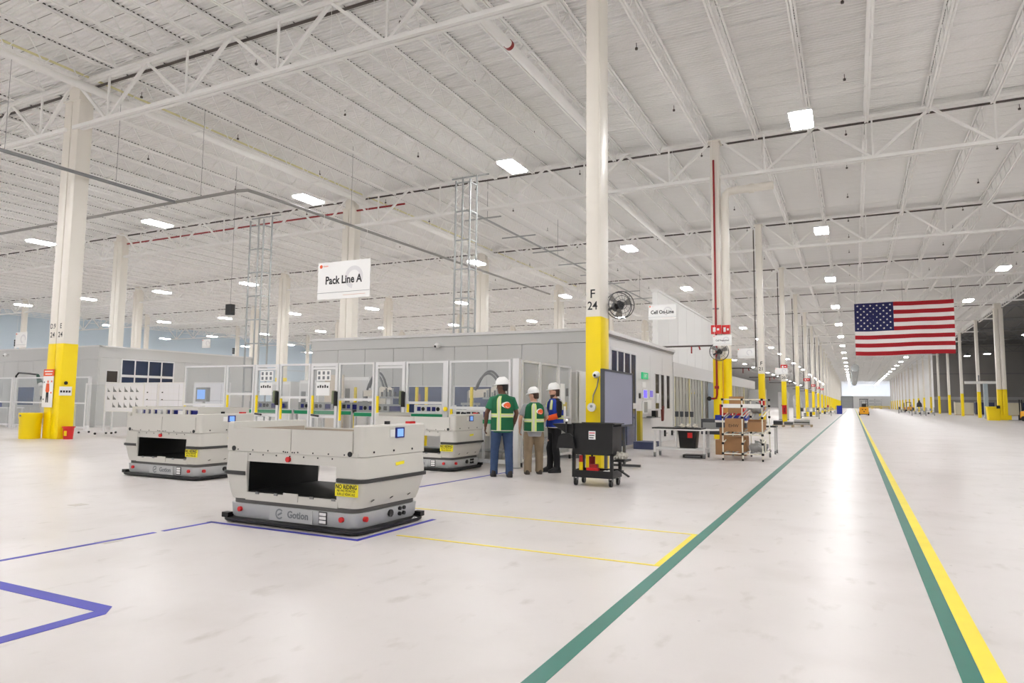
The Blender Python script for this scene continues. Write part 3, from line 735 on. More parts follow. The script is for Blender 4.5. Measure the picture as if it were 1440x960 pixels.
def side_panel(ya, yb, label, pane=None):
    t = thing('guard_panel', label, 'guard panel', (X(-6.33), (ya + yb) / 2, 0), group='pack line side panels'); h = (yb - ya) / 2
    B(-0.03, -h, 0.1, 0.03, -h + 0.05, FZ).build('post', M_ALU, t); B(-0.03, h - 0.05, 0.1, 0.03, h, FZ).build('post', M_ALU, t)
    for zz in (0.12, 1.0, FZ - 0.05): B(-0.03, -h + 0.05, zz, 0.03, h - 0.05, zz + 0.05).build('rail', M_ALU, t)
    B(-0.006, -h + 0.05, 0.17, 0.006, h - 0.05, FZ - 0.05).build('pane', pane or M_PANE, t)
    for zz in (0.25, 0.6): B(-0.02, -h + 0.08, zz, 0.02, h - 0.08, zz + 0.2).build('slot_plate', M_ZINC, t)
    for y in (-h + 0.03, h - 0.03): MB().cyl((0, y, 0), (0, y, 0.1), 0.03, 8).build('foot', M_BLACK, t)
    return t
side_panel(13.25, 14.15, 'side guard panel with hazy pane nearest the workers', M_MESHPANE)
side_panel(14.2, 15.25, 'middle side guard panel behind the workers', M_MESHPANE)
t = side_panel(15.3, 16.1, 'side guard panel with white sheets behind the blue-vested worker')
B(0.02, -0.3, 1.35, 0.026, -0.02, 1.85).build('notice_sheet', M_PAPER, t); B(0.02, -0.3, 0.95, 0.026, 0.05, 1.3).build('notice_sheet', M_PAPER, t)
t = thing('control_cabinet', 'grey electric cabinet with small black switch beside the guard fence', 'cabinet', (-6.55, 16.5, 0))
B(-0.3, -0.3, 0.08, 0.3, 0.3, 2.2).build('body', M_ROOMR, t); B(-0.28, -0.31, 0.12, 0.28, -0.3, 2.16).build('door', M_ROOMW, t); B(-0.3, -0.28, 0, 0.3, 0.28, 0.08).build('plinth', M_GREY, t)
B(0.02, -0.33, 1.55, 0.1, -0.31, 1.75).build('switch', M_BLACK, t); B(-0.1, -0.33, 1.2, 0.05, -0.31, 1.4).build('warning_label', M_YELLOW, t)
t = thing('control_cabinet', 'tall white cabinet with black lettering left of column F 24', 'cabinet', (-5.95, 16.6, 0))
B(-0.28, -0.3, 0.08, 0.28, 0.3, 2.17).build('body', M_WHITE, t); B(-0.26, -0.31, 0.12, 0.26, -0.3, 2.14).build('door', M_WHITE, t); B(-0.28, -0.28, 0, 0.28, 0.28, 0.08).build('plinth', M_GREY, t)
MB().bar((-0.02, -0.315, 1.5), (0.02, -0.315, 1.75), 0.07, 0.008).build('marking', M_INK, t); MB().bar((-0.09, -0.315, 1.42), (0.05, -0.315, 1.5), 0.04, 0.008).build('marking', M_INK, t)

# ================================================================ inside the pack line
def conveyor(x0, x1, y, z, label):
    t = thing('roller_conveyor', label, 'conveyor', (x0, y, 0), group='pack line conveyors'); L = x1 - x0
    B(0, -0.35, z - 0.12, L, -0.3, z).build('side_rail', M_ALU, t); B(0, 0.3, z - 0.12, L, 0.35, z).build('side_rail', M_ALU, t)
    n = int(L / 0.14)
    for k in range(n): MB().cyl((0.07 + k * 0.14, -0.3, z - 0.04), (0.07 + k * 0.14, 0.3, z - 0.04), 0.03, 8).build('roller', M_ZINC, t)
    m = max(2, int(L / 1.2))
    for k in range(m + 1):
        for sy in (-0.325, 0.325): B(min(k * L / m, L - 0.05), sy - 0.025, 0, min(k * L / m, L - 0.05) + 0.05, sy + 0.025, z - 0.12).build('leg', M_ALU, t)
    B(0, -0.3, 0.25, L, 0.3, 0.28).build('lower_tray', M_ZINC, t)
    B(0.0, -0.362, z - 0.105, L, -0.351, z - 0.015).build('belt_cover', M_GREEN, t)
    return t
conveyor(-16.4, -13.4, 14.1, 1.13, 'roller conveyor behind the left guard panels')
conveyor(-13.3, -11.4, 14.1, 1.13, 'roller conveyor with green strip between the notice doors')
conveyor(-11.3, -8.6, 14.1, 1.10, 'roller conveyor with green strip under the small robot')
conveyor(-8.5, -6.7, 14.1, 1.0, 'roller conveyor under the large robot')
def fixture(x, y, z, w, label, seed, m):
    """grey tray plate with oblong windows showing navy battery cells"""
    rnd = random.Random(seed)
    t = thing('battery_tray', label, 'tray', (x, y, z), group='battery trays on the pack line')
    B(-w / 2, -0.3, 0.0, w / 2, 0.3, 0.03).build('tray_base', M_ZINC, t)
    B(-w / 2, -0.32, 0.0, w / 2, -0.30, 0.20).build('front_plate', m, t)
    B(-w / 2, 0.30, 0.0, w / 2, 0.32, 0.20).build('rear_plate', m, t)
    n = int(w / 0.16)
    for k in range(n):
        xx = -w / 2 + 0.09 + k * (w - 0.1) / n
        if k % 3 == 1: MB().cyl((xx + 0.03, -0.326, 0.1), (xx + 0.03, -0.32, 0.1), 0.05, 10).build('opening', M_BLACK, t)
        else: B(xx, -0.326, 0.05, xx + 0.1, -0.32, 0.15).build('opening', M_NAVY if rnd.random() < 0.6 else M_INK, t)
        B(xx, -0.25, 0.03, xx + 0.09, 0.25, 0.15).build('battery_cell', M_NAVY, t)
    return t
fixture(-12.75, 14.1, 1.133, 0.9, 'grey battery tray between the two notice doors', 1, M_ZINC)
fixture(-11.75, 14.1, 1.133, 0.7, 'grey battery tray behind the second notice door', 2, M_ZINC)
fixture(-10.75, 14.1, 1.103, 1.0, 'grey battery tray below the small robot', 3, M_ZINC)
fixture(-9.1, 14.1, 1.103, 0.8, 'white battery tray right of the plain guard door', 4, M_WHITE)
fixture(-8.0, 14.1, 1.003, 0.8, 'white battery tray left of the large robot base', 5, M_WHITE)
fixture(-7.1, 14.1, 1.003, 0.7, 'white battery tray beside the green-vested workers', 6, M_WHITE)
fixture(-14.6, 14.1, 1.133, 0.8, 'grey battery tray behind the left guard panel', 7, M_ZINC)
def robot(x, y, label, s=1.0, mirror=1, low=False):
    t = thing('robot_arm', label, 'robot', (x, y, 0), group='cream robot arms')
    a = mirror
    B(-0.35 * s, -0.35 * s, 0, 0.35 * s, 0.35 * s, 0.55).build('pedestal', M_ROOMW, t)
    MB().cyl((0, 0, 0.55), (0, 0, 1.05), 0.26 * s, 16, 0.22 * s).build('base', M_ROBOT, t, smooth=True)
    MB().cyl((0, -0.22 * s, 1.05), (0, 0.22 * s, 1.05), 0.24 * s, 16).build('shoulder', M_ROBOT, t, smooth=True)
    MB().bar((0, 0, 1.0), (a * 0.12 * s, 0, 1.62), 0.26 * s, 0.3 * s).build('upper_arm', M_ROBOT, t)
    MB().cyl((a * 0.12 * s, -0.2 * s, 1.62), (a * 0.12 * s, 0.2 * s, 1.62), 0.19 * s, 16).build('elbow', M_ROBOT, t, smooth=True)
    MB().bar((a * 0.2 * s, 0, 1.64), (-a * 0.75 * s, 0, 1.58), 0.2 * s, 0.2 * s).build('forearm', M_ROBOT, t)
    MB().cyl((-a * 0.75 * s, 0, 1.66), (-a * 0.75 * s, 0, 1.36), 0.09 * s, 12).build('wrist', M_GREY, t, smooth=True)
    g = MB(); g.cbox((-a * 0.75 * s, 0, 1.33), 0.4 * s, 0.3 * s, 0.06)
    g.build('gripper_plate', M_ZINC, t)
    for i in range(4):
        MB().cyl((-a * 0.75 * s + (-0.15 + 0.1 * i) * s, -0.1 + 0.06 * i, 1.3), (-a * 0.75 * s + (-0.18 + 0.12 * i) * s, -0.1 + 0.06 * i, 1.12), 0.025, 8).build('gripper_finger', M_ZINC, t, smooth=True)
    for q in range(2):
        pts = []
        for i in range(12):
            u = i / 11; pts.append((a * (-0.55 + 0.85 * u) * s, -0.12 + 0.1 * q, 1.68 + 0.42 * math.sin(math.pi * min(1, u * 1.15)) ** 0.8 + 0.06 * q - 0.3 * max(0, u - 0.75)))
        pts += [(a * 0.36 * s, -0.1 + 0.1 * q, 1.45), (a * 0.38 * s, -0.1 + 0.1 * q, 1.15)]
        MB().tube(pts, 0.03, 8).build('hose', M_HOSE, t, smooth=True)
    return t
robot(-8.0, 15.2, 'cream robot arm with dark hoses left of the green-vested workers', 1.0)
robot(-11.6, 15.3, 'smaller cream robot arm with dark hose loop behind the fence', 0.8)
# gripper tool clusters and light-curtain posts standing along the line
for k, (x, y) in enumerate(((-12.9, 15.0), (-12.3, 15.0), (-10.2, 14.9), (-9.9, 14.9), (-8.55, 14.9), (-7.2, 14.9))):
    t = thing('light_curtain', f'yellow light-curtain post behind the fence, {ORD[k]} from the far left', 'safety post', (x, y, 0), group='yellow light-curtain posts')
    B(-0.03, -0.03, 0.02, 0.03, 0.03, 1.75).build('post', M_YELLOW, t); B(-0.08, -0.08, 0, 0.08, 0.08, 0.02).build('foot_plate', M_GREY, t)
for k, (x, y, z) in enumerate(((-10.95, 13.75, 0.0), (-7.85, 13.8, 0.0))):
    t = thing('gripper_stand', ('metal gripper tool cluster on a stand left of the small robot', 'metal gripper tool cluster left of the large robot')[k], 'gripper', (x, 14.75, 0), group='gripper tool stands')
    B(-0.06, -0.06, 0, 0.06, 0.06, 1.45).build('stand', M_ALU, t); B(-0.25, -0.1, 1.45, 0.25, 0.1, 1.5).build('plate', M_ZINC, t)
    for q in range(7):
        MB().cyl((-0.21 + 0.07 * q, -0.06, 1.5), (-0.21 + 0.07 * q, -0.06, 1.62 + 0.05 * (q % 3)), 0.025, 8).build('actuator', M_ZINC if q % 2 else M_HOSE, t, smooth=True)
# teach pendant terminal and machines seen through the left guard panels
t = thing('operator_terminal', 'grey operator terminal with bright blue screen behind the left guard panel', 'terminal', (-18.6, 15.2, 0))
B(-0.05, -0.05, 0, 0.05, 0.05, 1.45).build('stand', M_ALU, t); B(-0.25, -0.08, 1.3, 0.25, 0.05, 1.75).build('monitor', M_GREY, t); B(-0.18, -0.086, 1.38, 0.18, -0.081, 1.68).build('screen', M_SCREEN, t); B(-0.3, -0.3, 0, 0.3, 0.3, 0.05).build('base', M_GREY, t)
for k, (x, y, w, d, h, lab) in enumerate(((-15.2, 16.6, 0.8, 0.6, 2.0, 'white machine cabinet with dark slot behind the left guard panels'), (-13.6, 16.9, 1.0, 0.6, 2.1, 'white machine cabinet beside the tan panel behind the notice doors'),
                                          (-17.4, 17.6, 0.9, 0.6, 2.0, 'white machine cabinet left of the grey room front wall'))):
    t = thing('machine_cabinet', lab, 'cabinet', (x, y, 0), group='machine cabinets behind the fence')
    B(-w / 2, -d / 2, 0.06, w / 2, d / 2, h).build('body', M_WHITE, t); B(-w / 2 + 0.05, -d / 2 - 0.012, 0.15, w / 2 - 0.05, -d / 2, h - 0.1).build('door', M_ROOMR, t)
    B(-w / 2 + 0.1, -d / 2 - 0.02, h - 0.8, -w / 2 + 0.28, -d / 2 - 0.012, h - 0.35).build('vent', M_GREY, t); B(-w / 2, -d / 2, 0, w / 2, d / 2, 0.06).build('plinth', M_GREY, t)
t = thing('tan_panel', 'tan cover panel standing behind the notice doors', 'panel', (-14.1, 16.2, 0)); B(-0.35, -0.03, 0.05, 0.35, 0.03, 2.15).build('sheet', mat('tan_sheet', (222, 208, 190), 0.6), t); B(-0.38, -0.15, 0, 0.38, 0.15, 0.05).build('foot', M_GREY, t)

# ================================================================ left cell by the far left room
def left_cell():
    Yc = 17.6
    for k, (xa, xb, lab) in enumerate(((-38.5, -35.6, 'clear guard panel with robot behind it at the left picture edge'), (-35.5, -33.0, 'clear guard panel beside the cream cart at the far left'), (-31.6, -29.6, 'narrow clear guard panel behind the yellow bin'))):
        pass
    data = ((-37.4, -33.9), (-33.7, -30.0), (-29.9, -28.3))
    labs = ('clear guard panel with a robot behind it at the left picture edge', 'clear guard panel in front of the cream wire cart at far left', 'narrow clear guard panel between the cream cart and yellow bin')
    for (xa, xb), lab in zip(data, labs):
        t = thing('guard_panel', lab, 'guard panel', ((xa + xb) / 2, Yc, 0), group='far left guard panels'); h = (xb - xa) / 2
        for sx in (-h, h - 0.1): B(sx, -0.05, 0, sx + 0.1, 0.05, 2.25).build('post', M_ALU, t)
        for zz in (0.12, 1.12, 2.2): B(-h + 0.1, -0.03, zz, h - 0.1, 0.03, zz + 0.06).build('rail', M_ALU, t)
        B(-h + 0.1, -0.008, 0.18, h - 0.1, 0.008, 2.2).build('pane', M_PANE, t)
left_cell()
robot(-34.4, 19.4, 'cream robot arm inside the far left guard fence', 1.1, -1)
t = thing('wire_cart', 'cream wire shelf cart behind the far left fence', 'cart', (-31.7, 18.4, 0))
for sx in (-0.7, 0.7):
    for sy in (-0.25, 0.25): MB().cyl((sx, sy, 0), (sx, sy, 1.15), 0.04, 8).build('post', mat('cream_paint', (226, 222, 176), 0.5), t)
for zz in (0.3, 0.62, 0.92): B(-0.7, -0.25, zz, 0.7, 0.25, zz + 0.03).build('shelf', M_ZINC, t)
B(-0.5, -0.2, 0.33, 0.5, 0.2, 0.58).build('dark_crate', M_BLACK, t); B(-0.4, -0.2, 0.65, 0.5, 0.2, 0.86).build('dark_crate', M_GREY, t)
t = thing('work_table', 'white work table inside the far left guard fence', 'table', (-36.4, 18.45, 0))
B(-1.2, -0.35, 0.85, 1.2, 0.35, 0.9).build('top', M_WHITE, t)
for sx in (-1.15, 0.0, 1.1):
    for sy in (-0.3, 0.3): B(sx, sy - 0.03, 0, sx + 0.06, sy + 0.03, 0.85).build('leg', M_ALU, t)
for k in range(3): B(-1.0 + k * 0.7, -0.2, 0.9, -0.5 + k * 0.7, 0.2, 1.12).build('tray_box', (M_ZINC, M_NAVY, M_ZINC)[k], t)
t = thing('swing_lamp', 'black gooseneck lamp with green shade above the far left fence', 'lamp', (-33.3, 18.2, 0))
MB().tube([(-1.6, 0, 0), (-1.6, 0, 2.35), (-1.4, 0, 2.5), (-0.5, 0, 2.45), (0.1, 0, 2.4)], 0.04, 8).build('arm', M_BLACK, t, smooth=True)
MB().cyl((0.1, 0, 2.4), (0.35, 0, 2.0), 0.06, 12, 0.12).build('shade', mat('dark_green', (20, 70, 50), 0.4), t, smooth=True); MB().cyl((0.35, 0, 2.0), (0.42, 0, 1.88), 0.1, 12, 0.08).build('bulb_guard', M_WHITE, t, smooth=True)

# ================================================================ rolling whiteboards
def whiteboard(x, y, w, label, kind):
    t = thing('rolling_whiteboard', label, 'whiteboard', (x, y, 0), group='rolling whiteboards'); z0, z1 = 0.9, 1.93
    B(-w / 2, -0.015, z0, w / 2, 0.015, z1).build('board', mat('whiteboard_enamel', (236, 237, 244), 0.25), t)
    for sx in (-w / 2 - 0.04, w / 2): B(sx, -0.025, 0.1, sx + 0.04, 0.025, z1 + 0.03).build('upright', M_ALU, t)
    B(-w / 2, -0.025, z1, w / 2, 0.025, z1 + 0.03).build('top_rail', M_ALU, t); B(-w / 2, -0.05, z0 - 0.03, w / 2, 0.02, z0).build('pen_tray', M_ALU, t)
    for sx in (-w / 2 - 0.02, w / 2 + 0.02):
        B(sx - 0.025, -0.35, 0.08, sx + 0.025, 0.35, 0.12).build('foot', M_ALU, t)
        for sy in (-0.32, 0.32): MB().cyl((sx - 0.02, sy, 0.04), (sx + 0.02, sy, 0.04), 0.04, 10).build('caster', M_BLACK, t, smooth=True)
    yy = -0.019
    if kind == 'charts':
        rnd = random.Random(4); n = max(2, int(w / 0.33))
        for a in range(n):
            for b in range(3):
                if rnd.random() < 0.18: continue
                xx = -w / 2 + 0.12 + a * (w - 0.2) / n; zz = z1 - 0.32 - b * 0.29; q = 0.15 + 0.07 * rnd.random()
                MB().prism([(xx, zz), (xx + q, zz), (xx + q * 0.7, zz + q * 0.3), (xx + q * 0.3, zz + q * 0.5), (xx, zz + q)], 'y', yy, -0.0152).build('chart', M_GREYINK, t)
        for a in range(n + 1): B(-w / 2 + a * w / n - 0.004, -0.0165, z0 + 0.02, -w / 2 + a * w / n + 0.004, -0.0155, z1).build('grid_line', M_LIGHTINK, t)
    else:
        for b in range(4): B(-w / 2 + 0.05, -0.0165, z0 + 0.2 + b * 0.22, w / 2 - 0.05, -0.0155, z0 + 0.208 + b * 0.22).build('grid_line', M_GREYINK if b == 1 else M_LIGHTINK, t)
        for a in range(4): B(-w / 2 + 0.2 + a * w / 4.5, -0.0165, z0 + 0.05, -w / 2 + 0.208 + a * w / 4.5, -0.0155, z1 - 0.05).build('grid_line', M_GREYINK if a == 3 else M_LIGHTINK, t)
        for a in range(3): B(-w / 2 + 0.12, -0.0165, z0 + 0.16 + a * 0.26, -w / 2 + 0.2, -0.0155, z0 + 0.2 + a * 0.26).build('written_word', M_INK, t)
    return t
whiteboard(-24.45, 16.5, 2.2, 'long rolling whiteboard covered in small triangular charts', 'charts')
whiteboard(-22.85, 16.45, 0.72, 'narrow rolling whiteboard with a ruled sheet between two wider boards', 'grid')
whiteboard(-21.7, 16.4, 1.25, 'rolling whiteboard with dark cross lines beside the guard fence', 'grid')
whiteboard(-19.9, 16.6, 1.7, 'pale rolling board standing behind the left guard panel', 'grid')
t = thing('rolling_screen', 'clear rolling safety screen beside the long whiteboard', 'screen', (-26.4, 16.8, 0), R(20))
for sx in (-0.6, 0.55): B(sx, -0.02, 0.1, sx + 0.05, 0.02, 1.95).build('upright', M_ALU, t)
B(-0.55, -0.006, 0.3, 0.55, 0.006, 1.9).build('pane', M_PANE, t)
for sx in (-0.57, 0.57):
    B(sx - 0.025, -0.3, 0.08, sx + 0.025, 0.3, 0.11).build('foot', M_ALU, t)
    for sy in (-0.27, 0.27): MB().cyl((sx - 0.02, sy, 0.04), (sx + 0.02, sy, 0.04), 0.04, 10).build('caster', M_BLACK, t, smooth=True)

# ================================================================ things at column E 24
t = thing('waste_drum', 'bright yellow open waste drum beside the paired columns', 'bin', (-24.75, 13.45, 0))
n = 28
rings = [[(r * math.cos(2 * math.pi * i / n), r * math.sin(2 * math.pi * i / n), zz) for i in range(n)] for r, zz in ((0.30, 0), (0.31, 0.02), (0.325, 0.66), (0.34, 0.68), (0.345, 0.85), (0.33, 0.86), (0.31, 0.85), (0.29, 0.1))]
MB().loft(rings).build('drum_body', M_YELLOW, t, smooth=True); B(-0.02, -0.352, 0.74, 0.06, -0.335, 0.8).build('latch', M_GREY, t)
t = thing('red_bin', 'small red bin with a yellow tag beside the paired columns', 'bin', (-23.51, 13.98, 0))
rings = [[(r * math.cos(2 * math.pi * i / 24), r * math.sin(2 * math.pi * i / 24), zz) for i in range(24)] for r, zz in ((0.14, 0), (0.165, 0.38), (0.2, 0.385), (0.2, 0.42), (0.17, 0.42), (0.13, 0.05))]
MB().loft(rings).build('bin_body', M_RED, t, smooth=True); B(0.05, -0.175, 0.12, 0.13, -0.13, 0.28).build('tag', M_YELLOW, t)
t = thing('safety_poster', 'tall white safety poster with orange header on the paired columns', 'poster', (-24.35, 13.72, 1.05))
B(-0.3, -0.012, 0, 0.28, 0, 1.05).build('sheet', M_PAPER, t); B(-0.3, -0.016, 1.05, 0.28, 0, 1.28).build('header', M_ORANGE, t)
B(-0.24, -0.0185, 1.19, 0.22, -0.0165, 1.23).build('printed_line', M_PAPER, t); B(-0.2, -0.0185, 1.10, 0.19, -0.0165, 1.135).build('printed_line', M_PAPER, t)
f = MB(); f.sphere((-0.02, -0.014, 0.86), 0.04, 0.004, 0.05, 10, 6); f.build('printed_head', M_ORANGE, t)
MB().prism([(-0.10, 0.80), (0.06, 0.80), (0.09, 0.55), (0.04, 0.5), (-0.08, 0.5), (-0.13, 0.55)], 'y', -0.0165, -0.0125).build('printed_vest', M_ORANGE, t)
MB().prism([(-0.09, 0.5), (0.05, 0.5), (0.05, 0.16), (0.0, 0.16), (-0.02, 0.4), (-0.04, 0.16), (-0.09, 0.16)], 'y', -0.0165, -0.0125).build('printed_trousers', M_INK, t)
for a in range(4): B((-0.26, 0.16, -0.26, 0.16)[a], -0.0165, (0.82, 0.84, 0.24, 0.46)[a], (-0.2, 0.22, -0.2, 0.22)[a], -0.0125, (0.87, 0.9, 0.29, 0.52)[a]).build('printed_icon', M_ORANGE if a % 2 else M_GREYINK, t)
t = thing('column_notice', 'small white notice with four dark icons on the paired columns', 'notice', (-23.70, 13.75, 1.55), R(90))
B(-0.05, -0.01, -0.1, 0.36, 0.0, 0.2).build('sheet', M_PAPER, t)
for a in range(4): B(-0.02 + a * 0.09, -0.013, 0.0, 0.045 + a * 0.09, -0.0105, 0.07).build('icon', M_INK, t)
MB().cyl((0.15, -0.02, 0.32), (0.15, 0.0, 0.32), 0.06, 10).build('bell', M_BLACK, t)
# ================================================================ signs hung from the roof
def hung_sign(x, y, z, w, h, label, txt, tsize, name='hanging_sign', logo=True, stripe=True, rot=0.0):
    t = thing(name, label, 'sign', (x, y, z), rot, group='white hanging signs')
    B(-w / 2, -0.012, -h / 2, w / 2, 0.012, h / 2).build('board', M_PAPER, t)
    if txt: text('lettering', txt, tsize, M_INK, t, (0, -0.0145, -tsize * 0.30), bold=tsize * 0.025, xs=0.86)
    if logo:
        MB().cyl((-w * 0.44, -0.0145, h * 0.40), (-w * 0.44, -0.0125, h * 0.40), h * 0.05, 12).build('logo_mark', M_ORANGE, t)
        text('logo_text', 'Gotion', h * 0.055, M_ORANGE, t, (-w * 0.345, -0.0145, h * 0.385))
    if stripe:
        B(-w / 2, -0.0145, -h * 0.325, w / 2, -0.0125, -h * 0.315).build('rule', M_GREYINK, t); B(0, -0.0145, -h * 0.41, w * 0.42, -0.0125, -h * 0.40).build('rule', mat('pink_rule', (214, 170, 150), 0.6), t)
        m = MB(); n = 40; R0, R1 = h * 0.30, h * 0.19
        for i in range(28):
            a, b = R(-20 + i * 10), R(-10 + i * 10)
            m.add([(w * 0.2 + R0 * math.cos(a), -0.0132, h * 0.05 + R0 * math.sin(a)), (w * 0.2 + R0 * math.cos(b), -0.0132, h * 0.05 + R0 * math.sin(b)), (w * 0.2 + R1 * math.cos(b), -0.0132, h * 0.05 + R1 * math.sin(b)), (w * 0.2 + R1 * math.cos(a), -0.0132, h * 0.05 + R1 * math.sin(a))], [(0, 1, 2, 3)])
        m.build('watermark_ring', M_LIGHTINK, t)
    for sx in (-w * 0.42, w * 0.42): MB().cyl((sx, 0, h / 2), (sx, 0, ZDECK - z), 0.004, 5).build('hanger_wire', M_STEEL, t)
    return t
hung_sign(-9.42, 11.0, 3.89, 1.38, 0.79, 'white hanging sign reading Pack Line A', 'Pack Line A', 0.235)
hung_sign(-6.5, 26.0, 4.90, 1.08, 0.58, 'white hanging sign reading Cell On-Line beyond the cage fan', 'Cell On-Line', 0.20)
hung_sign(-4.37, 26.6, 3.79, 0.69, 0.40, 'white sign reading Cell Preparation on the red-riser column', 'Cell Preparation', 0.085)
hung_sign(-5.5, 41.5, 4.35, 0.95, 0.55, 'small white hanging sign at the third aisle column', None, 0.1)
hung_sign(-4.9, 56.5, 3.95, 0.9, 0.5, 'small white hanging sign at the fourth aisle column', None, 0.1)
hung_sign(-27.5, 22.5, 4.0, 0.55, 0.42, 'small white hanging sign above the left guard panel', None, 0.1, stripe=True)
hung_sign(-34.9, 18.3, 4.05, 0.9, 0.72, 'small white hanging sign left of the paired yellow columns', None, 0.1)
# black loudspeaker box and traffic light hung by the left room
t = thing('loudspeaker', 'black square loudspeaker hanging above the left guard panels', 'loudspeaker', (-26.0, 22.5, 5.55)); B(-0.18, -0.12, -0.25, 0.18, 0.12, 0.25).build('case', M_BLACK, t); MB().cyl((0, 0, 0.25), (0, 0, ZDECK - 5.55), 0.008, 5).build('hanger_wire', M_GREY, t)
for k, (x, y, zz) in enumerate(((-39.2, 20.3, 3.85), (-28.8, 24.6, 3.85))):
    t = thing('stack_light', ('black stack light on the roof of the far left room', 'black stack light standing above the small hanging sign')[k], 'signal lamp', (x if k == 0 else -32.5, y if k == 0 else 28.5, zz))
    MB().cyl((0, 0, 0), (0, 0, 0.06), 0.06, 10).build('base', M_WHITE, t); MB().cyl((0, 0, 0.06), (0, 0, 0.16), 0.05, 10).build('lens', M_WHITE, t)
    for q in range(3): MB().cyl((0, 0, 0.17 + q * 0.12), (0, 0, 0.27 + q * 0.12), 0.07, 10).build('lens', M_BLACK, t)
# cable ladders dropping from the roof
def cable_ladder(x, y, z0, z1, w, label, deep=0.5):
    t = thing('cable_ladder', label, 'cable ladder', (x, y, 0), group='vertical cable ladders')
    for sx in (-w / 2, w / 2):
        for sy in (0, deep): MB().box(sx - 0.025, sy - 0.03, z0, sx + 0.025, sy + 0.03, z1 - (0 if sy else 0.3)).build('rail', M_ZINC, t)
    k = 0; zz = z0 + 0.6
    while zz < z1 - 0.3:
        B(-w / 2, -0.02, zz, w / 2, 0.02, zz + 0.05).build('rung', M_ZINC, t); B(w / 2 - 0.02, 0, zz, w / 2 + 0.02, deep, zz + 0.05).build('rung', M_ZINC, t); zz += 1.1
    B(-w / 2 - 0.5, deep, z1 - 0.05, w / 2 + 0.5, deep + 0.05, z1).build('top_bracket', M_ZINC, t)
cable_ladder(-24.6, 22.6, 0, 10.0, 0.85, 'tall cable ladder dropping left of the first red column band')
cable_ladder(-12.9, 21.6, RZ, 10.0, 0.62, 'tall cable ladder rising from the grey room roof')
t = thing('strut_run', 'grey hung strut run with short crossbars above the grey room', 'cable tray', (0, 0, 0))
MB().bar((-15.9, 27, 10.3), (-15.9, 60, 10.3), 0.1, 0.06).build('rail', M_ZINC, t)
for k in range(8): B(-16.9, 28.5 + k * 4, 10.24, -14.9, 28.56 + k * 4, 10.3).build('crossbar', M_ZINC, t)
for k in range(4): MB().cyl((-15.9, 29 + k * 9, 10.3), (-15.9, 29 + k * 9, ZDECK), 0.01, 5).build('hanger_rod', M_GREY, t)
# ================================================================ flag
t = thing('national_flag', 'large American flag hanging across the aisle', 'flag', (0, 57.9, 0))
FX0, FX1, FZ0, FZ1 = 0.28, 6.70, 5.15, 9.10
def flag_pt(u, v): return (FX0 + u * (FX1 - FX0), 0.10 * math.sin(u * 9 + v * 1.5) + 0.06 * math.sin(u * 19 - v * 3), FZ0 + v * (FZ1 - FZ0) - 0.05 * math.sin(u * 6) * (1 - v) * 0.8)
def cloth(name, u0, u1, v0, v1, m, off=0.0, nu=24):
    mb = MB(); P = []
    for i in range(nu + 1):
        for v in (v0, v1):
            p = flag_pt(u0 + (u1 - u0) * i / nu, v); P.append((p[0], p[1] - off, p[2]))
    for i in range(nu + 1):
        for v in (v0, v1):
            p = flag_pt(u0 + (u1 - u0) * i / nu, v); P.append((p[0], p[1] - off + 0.006, p[2]))
    N = 2 * (nu + 1); fs = []
    for i in range(nu): fs += [(2 * i, 2 * i + 2, 2 * i + 3, 2 * i + 1), (N + 2 * i, N + 2 * i + 1, N + 2 * i + 3, N + 2 * i + 2)]
    mb.add(P, fs); return mb.build(name, m, t, smooth=True)
def cloth_mat(name, rgb):
    m = mat(name, rgb, 0.8); nt = m.node_tree; b = nt.nodes['Principled BSDF']; tr = nt.nodes.new('ShaderNodeBsdfTranslucent'); tr.inputs[0].default_value = S(rgb)
    mx = nt.nodes.new('ShaderNodeMixShader'); mx.inputs[0].default_value = 0.3; nt.links.new(b.outputs[0], mx.inputs[1]); nt.links.new(tr.outputs[0], mx.inputs[2]); nt.links.new(mx.outputs[0], nt.nodes['Material Output'].inputs[0]); return m
MFR, MFW, MFB = cloth_mat('flag_red', (176, 28, 40)), cloth_mat('flag_white', (240, 236, 234)), cloth_mat('flag_blue', (38, 40, 92))
for k in range(13):
    v1 = 1 - k / 13; v0 = 1 - (k + 1) / 13
    cloth('stripe', 0.0 if k > 6 else 0.405, 1, v0, v1, MFR if k % 2 == 0 else MFW)
can = cloth('canton', 0, 0.405, 6 / 13, 1, MFB)
star = []
for i in range(10):
    a = math.pi / 2 + i * math.pi / 5; r = 0.085 if i % 2 == 0 else 0.035; star.append((r * math.cos(a), r * math.sin(a)))
smesh = MB().prism(star, 'y', -0.012, -0.002).mesh('star', MFW)
for row in range(9):
    n = 6 if row % 2 == 0 else 5
    for i in range(n):
        u = 0.405 * ((0.5 + i) / 6 + (0 if n == 6 else 0.5 / 6)); v = 1 - (7 / 13) * (row + 0.9) / 9.8
        p = flag_pt(u, v); o = link('star', smesh, can, (p[0], p[1] - 0.004, p[2]))
for sx in (0.35, 3.5, 6.6): MB().cyl((sx, 0, 9.05), (sx, 0, ZGB), 0.01, 5).build('rope', M_GREY, t)
